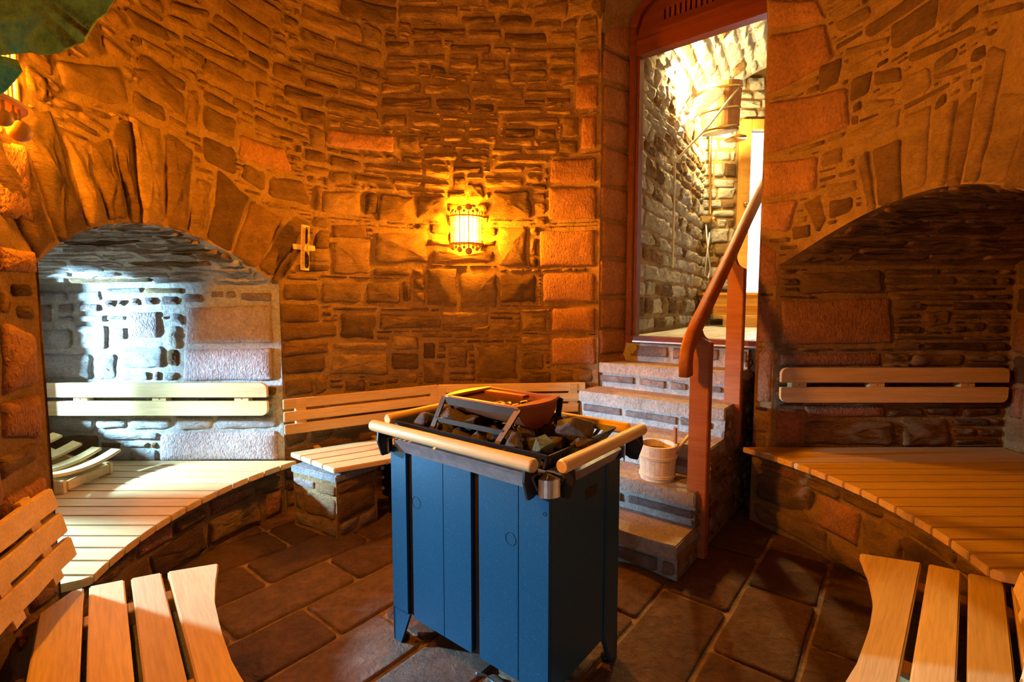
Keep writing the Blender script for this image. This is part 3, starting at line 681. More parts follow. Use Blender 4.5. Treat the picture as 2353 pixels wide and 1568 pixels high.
structure(mesh('daylight_shield_right', [(4.25, -1.3, -.05), (4.25, 6.4, -.05), (4.25, 6.4, 4.7), (4.25, -1.3, 4.7)], [(0, 1, 2, 3)], M['mortar'], None), 'unseen masonry panel added on the right to keep daylight out', 'wall')  # unseen panel, added only to stop daylight leaking in
structure(mesh('daylight_shield_top', [(-3.2, -1.4, 4.65), (4.4, -1.4, 4.65), (4.4, 6.5, 4.65), (-3.2, 6.5, 4.65)], [(0, 1, 2, 3)], M['mortar'], None), 'unseen masonry panel added above the vault to keep daylight out', 'ceiling')  # unseen panel over the dome, added against daylight leaks
def window(name, label, C, u, w, h, mat):
    """framed pane: C lower corner, u along"""
    u = Vector(u); r = thing(name, label, 'window', C, kind='structure'); m = frame(C, u); t = .012
    for nm, a, b, c, d in (('frame_rail', 0, w, 0, t), ('frame_rail', 0, w, h - t, h), ('frame_stile', 0, t, t, h - t), ('frame_stile', w - t, w, t, h - t)):
        box(nm, a, b, -.02, .02, c, d, mat, r, m, .003)
    box('pane', t, w - t, -.003, .003, t, h - t, M['pane'], r, m); return r
box('mullion_pier', -3.12, -3.0, 2.287, 2.42, WL[2], WL[3], M['pale'], we)
box('lintel', -3.12, -3.0, WL[0], 2.287, 1.115, WL[3], M['pale'], we); box('lintel', -3.12, -3.0, 2.42, 2.67, 1.115, WL[3], M['pale'], we)
window('window_1', 'narrow wooden window at the end of the left niche', (-3.10, WL[0], WL[2]), (0, 1, 0), 2.287 - WL[0], 1.115 - WL[2], M['window_frame'])
window('window_3', 'low wooden window at the end of the left niche', (-3.10, 2.42, WL[2]), (0, 1, 0), .25, 1.115 - WL[2], M['window_frame'])
window('window_4', 'tall wooden window at the end of the left niche', (-3.10, 2.67, WL[2]), (0, 1, 0), WL[1] - 2.67, WL[3] - WL[2], M['window_frame'])
window('window_2', 'small wooden window of the alcove behind the viewpoint', (-.85, -1.28, .3), (1, 0, 0), .3, .35, M['window_frame'])
d2 = window('door_2', 'bright glazed outer door with orange wooden frame in the shower room', (DX0 - .06, 6.17, DZ0), (1, 0, 0), DX1 - DX0 + .06, DZ1 - DZ0 + .06, M['window_frame'])
box('stile', DX0 - .08, DX0 + .035, 6.10, 6.19, DZ0, DZ1 + .09, M['window_frame'], d2, None, .006)
box('head', DX0 + .036, DX1, 6.10, 6.19, DZ1 - .03, DZ1 + .09, M['window_frame'], d2, None, .006)
sphere('hinge', (DX0 - .02, 6.09, 2.55), .03, M['brass'], d2); sphere('hinge', (DX0 - .02, 6.09, 1.7), .03, M['brass'], d2)

# ------------------------------------------------------------------ stairs up to the doorway
ST0, ST1, RISE, GO, W0 = -1.79, -.80, .18, .25, 2.25
stairs = thing('stone_stairs', 'five grey stone steps with mortared brick risers climbing to the doorway', 'stairs', wt(W0, -1.3))
rs = random.Random(21)
for k in range(6):
    w0 = W0 + GO * k; z0, z1 = RISE * k, RISE * (k + 1); tl = ST0 if k < 5 else -1.80; m = frame(wt(w0, 0, 0), TD)   # local x = t, y = s
    box('riser_core', tl, ST1, .022, GO + .06, 0 if k == 0 else z0 - .03, z1 - .05, M['stepmortar'], stairs, m)
    if k < 5:
        P = Plane(wt(w0 + .005, tl, 0), TD, -SD)
        class TreadS:
            def pt(self, s, z, d=0., w0=w0, z1=z1): return wt(w0 + z, tl + s, z1 + d)
        # a tread is one thick slab with a worn front edge
        L = ST1 - tl; n = 12
        poly = [(tl, GO + .03)] + [(tl + L * i / n, rs.uniform(-.006, .006)) for i in range(n + 1)] + [(ST1 + .004, GO + .03)]
        t = prism('tread', poly, z1 - .075, z1, M['tread'], stairs, m, .006, 2)
        top = z1 - .088
    else:
        P = Plane(wt(w0 + .005, tl, 0), TD, -SD); top = z1 - .055; L = ST1 - tl
        xx = 0
        for wd in (.30, .36, .33):                                     # dark row of bricks under the sill
            stone('brick', P, [(xx + .006, z1 - .005), (min(L, xx + wd) - .006, z1 - .005), (min(L, xx + wd) - .006, z1 - .045), (xx + .006, z1 - .045)], stairs, 'brick', depth=.005, rough=.002, sq=10, jit=.02, gap=.0, back=.03); xx += wd
    x = rs.uniform(.0, .03); lo = z0 + (.035 if k else .02)
    while x < L - .05:
        wd = rs.choice([.12, .2, .3, .36]); b = min(L - .004, x + wd)
        if L - b < .07: b = L - .004
        stone('brick', P, [(x + .006, top + rs.uniform(-.01, 0)), (b - .006, top + rs.uniform(-.012, 0)), (b - .006, lo + rs.uniform(-.004, .012)), (x + .006, lo + rs.uniform(-.004, .012))], stairs, 'brick', depth=-.004, rough=.003, sq=7, jit=.03, gap=0, back=.03); x = b + rs.uniform(.01, .03)
PSR = Plane(wt(W0, ST1 + .002, 0), SD, TD)
def stepz(s): return RISE * (math.floor(max(0, s) / GO) + 1)
backing('side_wall', PSR, .02, 1.45, 0, lambda s: stepz(s) - .05, 58, 8, 'mortar', stairs, .006)
sd = fill(PSR, .03, 1.4, .01, 1.0, lambda s, z: z < stepz(s) - .085 and z < stepz(s + .02) - .02, [], [(.06, .1, .1, .24, .006), (.04, .05, .08, .2, .005)], (('rubble', 2), ('brick', 1)))
lay(PSR, sd, stairs, depth=.012)
PSL = Plane(wt(W0, ST0 - .002, 0), SD, -TD)
backing('side_wall', PSL, .02, 1.3, 0, lambda s: stepz(s) - .05, 52, 6, 'mortar', stairs, .006)

# ------------------------------------------------------------------ doorway: reveals, frame, arched head
WD = 3.5
jl, jr = RING.pt(TD0 * SC, 1), RING.pt(TD1 * SC, 1); dl, dr = wt(WD, -1.70), wt(WD, -.66)
pl_ = Plane((jl.x, jl.y, 0), (dl.x - jl.x, dl.y - jl.y, 0), (dl.y - jl.y, -(dl.x - jl.x), 0)); Ll = math.hypot(dl.x - jl.x, dl.y - jl.y) + .12
rev = structure(backing('wall_doorway', pl_, 0, Ll, .2, 3.9, 8, 40, 'mortar'), 'shaded red stone reveal and vault of the doorway above the stairs', 'wall')
lay(pl_, fill(pl_, .004, Ll - .004, .75, 3.5, None, [], [(.19, .30, .5, .6, .004)], (('ashlar', 1),)), rev)
pr_ = Plane((dr.x, dr.y, 0), (jr.x - dr.x, jr.y - dr.y, 0), (-(dr.y - jr.y), dr.x - jr.x, 0)); Lr = math.hypot(dr.x - jr.x, dr.y - jr.y)
backing('reveal', pr_, -.12, Lr, .2, 3.9, 6, 20, 'mortar', rev)
lay(pr_, fill(pr_, .004, Lr - .004, .3, 3.5, None, [], [(.2, .3, .5, .6, .006)], (('ashlar', 1),)), rev)
vs = []; fs = []; n = 28
for i in range(n + 1):
    q = i / n; th = TD0 + (TD1 - TD0) * q; z = zl_door(th * SC); p = RING.pt(th * SC, z); d = dl.lerp(dr, q)
    for j in range(5):
        f = j / 4; v = Vector((p.x, p.y, z)).lerp(Vector((d.x, d.y, z)) + SD * .1, f); nn = .03 * noise.noise(v * 8); vs.append(v + Vector((0, 0, nn if 0 < j else 0)))
for i in range(n):
    for j in range(4): fs.append((i * 5 + j, (i + 1) * 5 + j, (i + 1) * 5 + j + 1, i * 5 + j + 1))
mesh('soffit', vs, fs, M['mortar'], rev, True)
SILL = 1.08
mD = frame(wt(WD, 0, 0), TD)                                            # local x=t, y=s, z up
door = thing('door_1', 'dark red wooden door frame with arched vented head above the stairs', 'door', wt(WD, -1.2, SILL), kind='structure')
L0, L1, R1 = -1.665, -1.60, -.71
HZ = 3.14
def vprism(name, poly, y0, y1, mat, parent, base, bev=.0):              # polygon in (t, z), extruded along s
    m = base @ Matrix(((1, 0, 0, 0), (0, 0, -1, 0), (0, 1, 0, 0), (0, 0, 0, 1)))
    return prism(name, poly, -y1, -y0, mat, parent, m, bev)
box('jamb', L0, L0 + .045, -.03, .06, SILL, 3.40, M['doorwood'], door, mD, .004); box('stop', L0 + .04, L1, .0, .08, SILL, HZ + .02, M['doorwood'], door, mD, .004)
box('jamb', R1 - .02, R1 + .05, -.03, .06, SILL, 3.40, M['doorwood'], door, mD, .004)
box('sill', L0, R1 + .05, -.03, .09, SILL - .035, SILL + .012, M['doorwood'], door, mD, .004)
box('threshold_strip', L0 + .06, R1, -.035, -.028, SILL - .032, SILL - .022, M['steel'], door, mD)
box('transom', L0 + .03, R1 + .02, -.02, .07, HZ, HZ + .11, M['doorwood'], door, mD, .006)
box('transom_moulding', L0 + .04, R1 + .01, -.035, -.015, HZ + .10, HZ + .13, M['doorwood'], door, mD, .004)
cm = (L0 + R1 + .05) / 2; hw = (R1 + .05 - L0) / 2
def archz(t, rise, spring, hw): q = (t - cm) / hw; return spring + rise * math.sqrt(max(0, 1 - min(1, q * q)))
n = 24; outer = [(cm - hw + 2 * hw * i / n, archz(cm - hw + 2 * hw * i / n, .27, 3.34, hw)) for i in range(n + 1)]
hi = hw - .05; inner = [(cm - hi + 2 * hi * i / n, archz(cm - hi + 2 * hi * i / n, .23, 3.32, hi)) for i in range(n + 1)]
bm = bmesh.new(); A = []
for (a, b) in zip(outer, inner):
    A.append([bm.verts.new((a[0], -.04, a[1])), bm.verts.new((b[0], -.04, b[1])), bm.verts.new((b[0], .06, b[1])), bm.verts.new((a[0], .06, a[1]))])
for p, q in zip(A, A[1:]):
    for k in range(4): bm.faces.new((p[k], q[k], q[(k + 1) % 4], p[(k + 1) % 4]))
bm.faces.new(A[0]); bm.faces.new(A[-1][::-1]); bmesh.ops.recalc_face_normals(bm, faces=bm.faces[:])
from_bm('arch_frame', bm, M['doorwood'], door, mD)
SL = [on_plane(1400 + x / 2.469, y / 2.469, wt(WD, 0), SD).dot(TD) for x, y in ((311, 190), (341, 185), (370, 180), (400, 170), (430, 160), (459, 140), (489, 130), (520, 120), (552, 110), (583, 100), (616, 90), (650, 75), (684, 60), (718, 45))]
# vented head panel: pieces round a row of slots
sw, sz0, sz1 = .0065, 3.335, 3.41; HP = M['doorwood']
vprism('head_panel', [(cm - hi, HZ + .1), (cm + hi, HZ + .1), (cm + hi, sz0), (cm - hi, sz0)], .005, .03, HP, door, mD)
vprism('head_panel', [(cm - hi, sz1)] + [(cm + hi, sz1)] + [p for p in inner[::-1] if p[1] > sz1 + .004], .005, .03, HP, door, mD)
ed = [cm - hi] + [v for c in SL for v in (c - sw, c + sw)] + [cm + hi]
for a, b in zip(ed[::2], ed[1::2]): vprism('vent_bar', [(a, sz0 - .001), (b, sz0 - .001), (b, sz1 + .001), (a, sz1 + .001)], .006, .029, HP, door, mD)
vprism('vent_backing', [(SL[0] - .03, sz0 - .02), (SL[-1] + .03, sz0 - .02), (SL[-1] + .03, sz1 + .02), (SL[0] - .03, sz1 + .02)], .045, .055, M['black'], door, mD)
# ------------------------------------------------------------------ shower room beyond the door
SW0 = Vector((.93, 3.86, 0)); SWD = Vector((.5205, .854, 0)).normalized()
pS = Plane((SW0.x, SW0.y, 0), SWD, (SWD.y, -SWD.x, 0)); LS = 2.78
ws = structure(backing('wall_shower', pS, -.06, LS, 1.0, 4.2, 40, 50, 'mortar'), 'brightly lit rough stone side wall of the shower room', 'wall')
lay(pS, fill(pS, .0, LS - .02, 1.1, 3.9, None, [], [(.1, .2, .16, .4, .008), (.04, .09, .08, .2, .006)], (('pale', 2), ('rubble', 1))), ws, depth=.02, rough=.015)
pF = Plane((2.30, 6.195, 0), (1, 0, 0), (0, -1, 0))
lay(pF, fill(pF, .02, .46, 1.1, 4.0, None, [], [(.1, .2, .12, .3, .008)], (('pale', 3), ('rubble', 1))), bk, depth=.03, rough=.015)
pFt = Plane((2.74, 6.195, 0), (1, 0, 0), (0, -1, 0))
lay(pFt, fill(pFt, .02, 1.0, 3.6, 4.1, None, [], [(.1, .2, .12, .3, .008)], (('pale', 3), ('rubble', 1))), bk, depth=.03, rough=.015)
structure(mesh('wall_shower_near', [(dr.x + .02, dr.y + .05, 1.0), (4.2, 4.1, 1.0), (4.2, 4.1, 4.3), (dr.x + .02, dr.y + .05, 4.3)], [(0, 1, 2, 3)], M['pale'], None), 'pale side wall of the shower room hidden behind the door jamb', 'wall')
def vz(q): return 3.42 + .75 * math.sin(math.pi * (.12 + .8 * q)) 
vs = []; fs = []; nu, nv = 26, 22
for i in range(nu + 1):
    for j in range(nv + 1):
        u = i / nu * 2.9 - .1; q = j / nv; P = SW0 + SWD * u + Vector((SWD.y, -SWD.x, 0)) * (q * 2.4); k = Vector((P.x, P.y, 0))
        vs.append((P.x, P.y, vz(q) + .05 * noise.noise(k * 6) + .03 * noise.noise(k * 15)))
for i in range(nu):
    for j in range(nv): fs.append((i * (nv + 1) + j, (i + 1) * (nv + 1) + j, (i + 1) * (nv + 1) + j + 1, i * (nv + 1) + j + 1))
cs = structure(mesh('ceiling_shower', vs, fs, M['stepmortar'], None, True), 'bright rough stone vault over the shower room', 'ceiling')
class SV:
    def pt(self, s, v, d=0.):
        P = SW0 + SWD * s + Vector((SWD.y, -SWD.x, 0)) * v; return Vector((P.x, P.y, vz(v / 2.4) - d))
lay(SV(), fill(SV(), .05, 2.7, .05, 1.9, None, [], [(.08, .16, .15, .4, .01)], (('pale', 3), ('rubble', 1)), res=.02), cs, depth=.05, rough=.02, back=.06)
fl2 = thing('floor_shower', 'white tiled floor of the shower room seen through the doorway', 'floor', wt(3.6, -1.2, SILL), kind='structure')
prism('floor_bed', [(.7, 3.9), (1.75, 3.2), (4.2, 4.0), (4.2, 6.2), (2.3, 6.2)], SILL - .2, SILL - .004, M['stepmortar'], fl2)
for i in range(9):
    for j in range(5):
        c = wt(WD + .12 + .3 * i + .15, -1.72 + .3 * j + .15)
        if (c - SW0).dot(Vector((SWD.y, -SWD.x, 0))) < -.1 or c.y > 6.1: continue
        box('tile', .004, .296, .004, .296, -.006, .006, M['tile'], fl2, frame(wt(WD + .12 + .3 * i, -1.72 + .3 * j, SILL), TD), .002)
# ------------------------------------------------------------------ bench plinths of the two niches
def plinth(name, label, side, cx, cy, rad, y0, y1, z1, seed):
    class Arc:
        def pt(self, s, z, d=0.):
            Y = y0 + s; X = cx + side * math.sqrt(rad ** 2 - (Y - cy) ** 2); n = Vector((cx - X, cy - Y, 0)).normalized(); return Vector((X, Y, z)) + n * d
    S = Arc(); o = backing(name, S, 0, y1 - y0, 0, z1, 40, 10, 'mortar', None, .01); tag(o, label, 'wall', kind='structure')
    lay(S, fill(S, .01, y1 - y0 - .01, .01, z1 - .01, None, [], [(.13, .2, .2, .42, .006), (.05, .08, .1, .25, .005)], (('rubble', 3), ('ashlar', 1))), o, depth=.018, rough=.012)
    P = [S.pt((y1 - y0) * i / 20, z1) for i in range(21)]; xe = -3.0 if side < 0 else XR
    mesh('plinth_top', [tuple(p) for p in P] + [(xe, y1, z1), (xe, y0, z1)], [tuple(range(23))], M['joint'], o); return o
ZL, ZR, ZB = .345, .47, .42
plinth('wall_left_plinth', 'low curved stone plinth under the left niche bench', -1, .05, 2.2, 1.735, 1.53, 3.07, ZL - .05, 1)
plinth('wall_right_plinth', 'low curved stone plinth under the right niche bench', 1, -.05, 2.05, 1.755, 1.37, 2.94, ZR - .05, 2)
# ------------------------------------------------------------------ niche benches: planks across, ends cut to the room's curve
def niche_bench(label, side, cx, cy, rad, y_back, pitch, n, xe, z):
    root = thing('niche_bench', label, 'bench', (cx + side * rad, y_back - .7, z - .03))
    ex = lambda Y: cx + side * math.sqrt(max(.01, rad ** 2 - (Y - cy) ** 2))
    for i in range(n):
        a, b = y_back - pitch * i, y_back - pitch * (i + 1) + .007; m = frame((0, 0, 0), (1, 0, 0)); last = i == n - 1
        e = [(ex(a), a)] + ([(ex(a) * .5 + ex(b) * .5 - side * -.004, (a + b) / 2)] if not last else [(ex(a) + side * .02, a - .3 * (a - b)), (ex(a) + side * .075, a - .65 * (a - b)), (ex(a) + side * .18, a - .93 * (a - b))])
        e += [(ex(b) if not last else ex(b) + side * .24, b)]
        prism('plank', [(xe, b), (xe, a)] + e, z - .032, z, M['beech'], root, m, .0035, 2)
    for xx in (.12, .6):
        yy0, yy1 = y_back - pitch * n + .12, y_back - .03; X = xe - side * xx
        box('bearer', X - .025, X + .025, yy0, yy1, z - .062, z - .033, M['beech'], root)
    return root
nbl = niche_bench('wide slatted bench and backrest in the left niche, partly in pale blue daylight', -1, .05, 2.2, 1.645, 3.045, .1018, 14, -2.96, ZL)
nbr = niche_bench('wide slatted bench and two-board backrest in the dim right niche', 1, -.05, 2.05, 1.685, 2.918, .098, 15, 2.95, ZR)
def wall_backrest(root, pxs, Y, blocks, xl, round_l, round_r):
    """two horizontal boards with spacer blocks; pxs = (y top/bottom of each board in the picture)"""
    for a, b in ((pxs[0], pxs[1]), (pxs[2], pxs[3])):
        z1, z0 = at_y(1176, a, Y).z, at_y(1176, b, Y).z; h = z1 - z0; up = a == pxs[0]; x0, x1 = xl; r = h * .42; poly = []
        def corner(cx, cz, a0, rr): return [(cx + rr * math.cos(R_(t)), cz + rr * math.sin(R_(t))) for t in range(a0, a0 + 91, 30)]
        rl, rr_ = (r if round_l else .006), (r if round_r else .006)
        poly += corner(x1 - (rr_ if up else .006), z1 - (rr_ if up else .006), 0, rr_ if up else .006)
        poly += corner(x0 + (rl if up else .006), z1 - (rl if up else .006), 90, rl if up else .006)
        poly += corner(x0 + (rl if not up else .006), z0 + (rl if not up else .006), 180, rl if not up else .006)
        poly += corner(x1 - (rr_ if not up else .006), z0 + (rr_ if not up else .006), 270, rr_ if not up else .006)
        m = Matrix(((1, 0, 0, 0), (0, 0, -1, Y), (0, 1, 0, 0), (0, 0, 0, 1)))
        prism('back_slat', poly, -.012, .012, M['beech'], root, m, .003)
    zt, zb = at_y(1176, pxs[0], Y).z, at_y(1176, pxs[3], Y).z
    for px in blocks:
        X = at_y(px, 880, Y).x; o = box('spacer_block', X - .045, X + .045, Y + .005, Y + .055, zb + .03, zt - .03, M['beech'], root, None, .003)
        m_ = frame((0, 0, 0), (1, 0, 0)); d = sphere('screw', (X, Y + .004, (zt + zb) / 2), .003, M['black'], o, 6)
    return root
wall_backrest(nbl, (880, 913, 922, 955), 3.0, (180, 362, 552), (at_y(40, 900, 3.0).x, at_y(615, 900, 3.0).x), False, True)
wall_backrest(nbr, (845, 879, 890, 925), 2.875, (1838, 2018, 2226), (at_y(1793, 880, 2.875).x, at_y(2315, 880, 2.875).x), True, True)
# ------------------------------------------------------------------ slatted headrest on the left niche bench
hr = thing('headrest', 'curved slatted wooden headrest lying on the left niche bench', 'headrest', (-2.15, 2.3, ZL))
HX = [-2.37, -2.485, -2.60, -2.715, -2.83]; HZt = [.088, .098, .13, .18, .24]
for x, zt in zip(HX, HZt):
    pts = [Vector((x, y, ZL + zt + .022 * ((y - 2.66) / .2) ** 2)) for y in np.linspace(2.44, 2.89, 11)]
    band('slat', pts, Vector((.35 if zt > .1 else .1, 0, 1)), .018, .06, M['beech'], hr, .004)
for y in (2.50, 2.80):
    P = [(-2.33, 0), (-2.33, .068), (-2.42, .072), (-2.55, .095), (-2.65, .135), (-2.75, .18), (-2.86, .235), (-2.9, .235), (-2.9, 0)]
    prism('side_board', P, -.014, .014, M['beech'], hr, Matrix(((1, 0, 0, 0), (0, 0, -1, y), (0, 1, 0, ZL), (0, 0, 0, 1))), .004)
box('front_board', -2.352, -2.33, 2.516, 2.786, ZL + .012, ZL + .06, M['beech'], hr, None, .003)
# ------------------------------------------------------------------ corner bench along the back wall
A0, K0, E0 = Vector((-1.40, 2.965, 0)), Vector((-.545, 3.53, 0)), Vector((.545, 3.635, 0))
cb = thing('corner_bench', 'light wood corner bench with three-slat backrests behind the heater', 'bench', (-.6, 3.1, .35))
e1, e2 = (K0 - A0).normalized(), (E0 - K0).normalized(); n1, n2 = Vector((e1.y, -e1.x, 0)), Vector((e2.y, -e2.x, 0)); bis = (n1 + n2).normalized(); bk_ = 1 / bis.dot(n1)
seatw = .47; NP = 4
def Ledge(v): return A0 + e1 * (.03 + .15 * v / .47) + n1 * v
def Rend(v):
    p = K0 + e2 * 2 + n2 * v; q = K0 + n2 * v
    # stop short of the stairs' left side (t = ST0)
    f = (ST0 - .05 - q.dot(TD)) / (p.dot(TD) - q.dot(TD)); return q + (p - q) * min(f, .53)
for i in range(NP):
    v0, v1 = .01 + i * seatw / NP, .01 + (i + 1) * seatw / NP - .008
    for pl4, d in (([Ledge(v0), K0 + bis * (bk_ * v0), K0 + bis * (bk_ * v1), Ledge(v1)], e1), ([K0 + bis * (bk_ * v0) + e2 * .004, Rend(v0), Rend(v1), K0 + bis * (bk_ * v1) + e2 * .004], e2)):
        m = frame((0, 0, 0), d); inv = m.inverted(); prism('plank', [tuple((inv @ p)[:2]) for p in pl4], ZB - .03, ZB, M['beech'], cb, m, .004)
for pa, d, L in ((A0, e1, (A0 - K0).length), (K0 + e2 * .008, e2, (E0 - K0).length - .01)):
    nrm = Vector((d.y, -d.x, 0)); m = frame(pa, d)                        # local y = -nrm
    for k in range(3):
        zt = .752 - .0755 * k; lean_ = .012 * k
        box('slat', 0, L, -.022 - lean_, -lean_, zt - .061, zt, M['beech'], cb, m, .004)
    for x in ((.10, L - .03) if d is e1 else (.03, L - .09)):
        box('spacer_block', x - .03, x + .03, -.025, .03, .545, .745, M['beech'], cb, m, .002)
for s_ in (.22, .62):
    p = A0 + e1 * s_; box('bearer', -.02, .02, .03, .44, ZB - .07, ZB - .031, M['beech'], cb, frame(p, n1.cross(Vector((0, 0, 1))), (0, 0, 1)) @ Matrix.Rotation(math.pi, 4, 'Z'), .003)
# its stone pier with slate slab
c0, c1, c2 = on_z(678, 1210, 0), on_z(776, 1243, 0), on_z(868, 1198, 0)
c3 = c2 + (c0 - c1)
pier = thing('stone_pier', 'short stone pier with a slate capping slab under the corner bench', 'pier', (c0 + c1 + c2 + c3) / 4)
prism('pier_core', [(c.x, c.y) for c in (c0, c1, c2, c3)], 0, .335, M['mortar'], pier)
for (p, q, sgn) in ((c0, c1, 1), (c1, c2, 1)):
    u = (q - p).normalized(); P = Plane(p, u, (u.y, -u.x, 0)); L = (q - p).length
    its = [([(.005, .31), (L * .52, .31), (L * .52, .255), (.005, .255)], 'brick'), ([(L * .54, .315), (L - .004, .315), (L - .004, .25), (L * .54, .25)], 'rubble')] if p is c0 else [([(.005, .33), (L - .01, .33), (L - .01, .25), (.005, .25)], 'rubble')]
    its += [([(.01, .24), (L * .2, .24), (L * .2, .12), (.01, .12)], 'brick'), ([(L * .24, .245), (L - .004, .24), (L - .004, .105), (L * .24, .11)], 'rubble'), ([(.01, .1), (L * .6, .09), (L * .6, .02), (.01, .02)], 'brick'), ([(L * .63, .09), (L - .005, .085), (L - .005, .015), (L * .63, .015)], 'brick')] if p is c0 else [([(.004, .24), (L - .01, .245), (L - .01, .1), (.004, .1)], 'rubble'), ([(.01, .09), (L * .5, .09), (L * .5, .015), (.01, .015)], 'brick'), ([(L * .53, .09), (L - .01, .09), (L - .01, .015), (L * .53, .015)], 'brick')]
    for q_, m_ in its: stone('stone', P, q_, pier, m_, depth=.006, rough=.004, gap=0)
cc = (c0 + c1 + c2 + c3) / 4
prism('capping_slab', [tuple((cc + (c - cc) * 1.06)[:2]) for c in (c0, c1, c2, c3)], .335, .375, M['slate'], pier, None, .006)
# black junction box between pier and heater
jb = thing('junction_box', 'small black electrical box with pale knobs under the corner bench', 'box', on_z(890, 1190, 0) + SD * .05)
jp = on_z(892, 1185, 0); mj = frame(jp + Vector((0, .0, .12)), SD.cross(Vector((0, 0, 1))))
box('case', -.06, .06, 0, .09, 0, .22, M['black'], jb, mj, .004)
for z in (.05, .12, .18): 
    o = sphere('knob', mj @ Vector((-.04, -.005, z)), .012, M['white'], jb, 10)
box('foot', -.015, .015, .02, .07, -.12, 0, M['black'], jb, mj)
# ------------------------------------------------------------------ foreground benches
def front_bench(label, u, v, planks, front, ends, u_near, back_arc, z, base):
    u, v = Vector((*u, 0)), Vector((*v, 0)); root = thing('slatted_bench', label, 'bench', u * (ends[1][1] + .4) + v * .05 + Vector((0, 0, .1)))
    mtx = frame((0, 0, 0), u); flip = 1 if mtx.to_3x3()[0][1] * v.x + mtx.to_3x3()[1][1] * v.y > 0 else -1
    def ue(vv): return float(np.interp(vv, [e[0] for e in ends], [e[1] for e in ends]))
    for i, (a, b) in enumerate(planks):
        if b is not None: poly = [(ue(a), a), (u_near, a), (u_near, b), (ue(b), b)]
        else:
            fr = [(uu, float(np.interp(uu, [f[0] for f in front], [f[1] for f in front]))) for uu in np.linspace(front[0][0], front[-1][0], 16)]
            poly = [(ue(a), a), (u_near, a)] + fr[::-1]
        if i == 0: poly[0] = (ue(a) + .10, a); poly.insert(0, (ue(b), b - .03)) 
        prism('plank', [(x, y * flip) for x, y in poly], z - .03, z, M['beech'], root, mtx, .004)
    for uu in (ue(.1) + .12, ue(.1) + .62):
        box('bearer', uu - .03, uu + .03, *sorted((planks[0][0] * flip, (planks[-1][0] + .03) * flip)), z - .075, z - .031, M['beech'], root, mtx, .003)
    # curved backrest of three slats following the wall
    t0, t1 = back_arc
    for k in range(3):
        zc = .738 - .08 * k; off = .04 + .018 * k
        pts = [RING.pt(t * SC, zc, off) for t in np.linspace(t0, t1, 18)]
        upd = [(Vector((p.x - WC[0], p.y - WC[1], 0)).normalized() * .22 + Vector((0, 0, 1))) for p in pts]
        band('back_slat', pts, upd, .066, .022, M['beech'], root, .004)
    for t in (t0 + (4 if t1 > t0 else -4), (t0 + t1) / 2, t1 + (-4 if t1 > t0 else 4)):
        pts = [RING.pt(t * SC, zz, .028 + .24 * (.76 - zz)) for zz in (.52, .78)]; band('back_support', pts, Vector((0, 0, 1)).cross(pts[0] - Vector((*WC, pts[0].z))).normalized() if False else (RING.pt(t * SC + .1, .6) - RING.pt(t * SC, .6)), .05, .02, M['beech'], root, .002)
    return root, mtx, flip
fl_root, mfl, fpl = front_bench('slatted bench with curved backrest at the lower left, its end in white light', (.644, -.765), (.765, .644), [(-.175, -.076), (-.063, .026), (.043, .124), (.141, None)],
    [(-1.947, .284), (-1.83, .256), (-1.698, .233), (-1.53, .222), (-1.365, .22), (-1.2, .235), (-1.0, .28)], [(-.17, -2.06), (-.07, -2.054), (.025, -2.03), (.124, -2.003), (.284, -1.947)], -.98, (-116.8, -139), ZB, None)
fr_root, mfr, fpr = front_bench('slatted bench at the lower right corner, lit warm orange', (-.682, -.731), (-.731, .682), [(-.225, -.14), (-.1235, -.037), (-.0187, .065), (.085, None)],
    [(-2.145, .2556), (-2.0, .21), (-1.834, .176), (-1.65, .165), (-1.464, .168), (-1.3, .185), (-1.12, .23)], [(-.225, -2.27), (-.12, -2.25), (-.02, -2.235), (.065, -2.222), (.2556, -2.145)], -1.08, (124.5, 146), ZB, None)
def front_pier(root_label, mtx, flip, u0, u1, v0, v1, seed):
    r = thing('stone_pier', root_label, 'pier', mtx @ Vector(((u0 + u1) / 2, (v0 + v1) / 2 * flip, 0))); rr = random.Random(seed)
    a, b = sorted((v0 * flip, v1 * flip)); box('pier_core', u0, u1, a, b, 0, ZB - .11, M['mortar'], r, mtx)
    vf = v1 * flip; P = Plane(mtx @ Vector((u0, vf, 0)), mtx.to_3x3() @ Vector((1, 0, 0)), mtx.to_3x3() @ Vector((0, flip, 0))); L = u1 - u0
    pe = Plane(mtx @ Vector((u0, v0 * flip, 0)), mtx.to_3x3() @ Vector((0, flip, 0)), mtx.to_3x3() @ Vector((-1, 0, 0)))
    for S, LL in ((P, L), (pe, abs(v1 - v0))): lay(S, fill(S, .004, LL - .004, .01, ZB - .12, None, [], [(.1, .15, .15, .35, .005)], (('ashlar', 1), ('rubble', 1))), r, depth=.02, rough=.012)
    prism('capping_slab', [(u0 - .03, a - .01), (u1 + .02, a - .01), (u1 + .02, b + .015), (u0 - .03, b + .015)], ZB - .11, ZB - .076, M['slate'], r, mtx, .005)
front_pier('rough stone pier under the lower left bench', mfl, fpl, -1.86, -1.05, -.1, .225, 4)
front_pier('rough stone pier under the lower right bench', mfr, fpr, -2.12, -1.2, -.15, .17, 6)
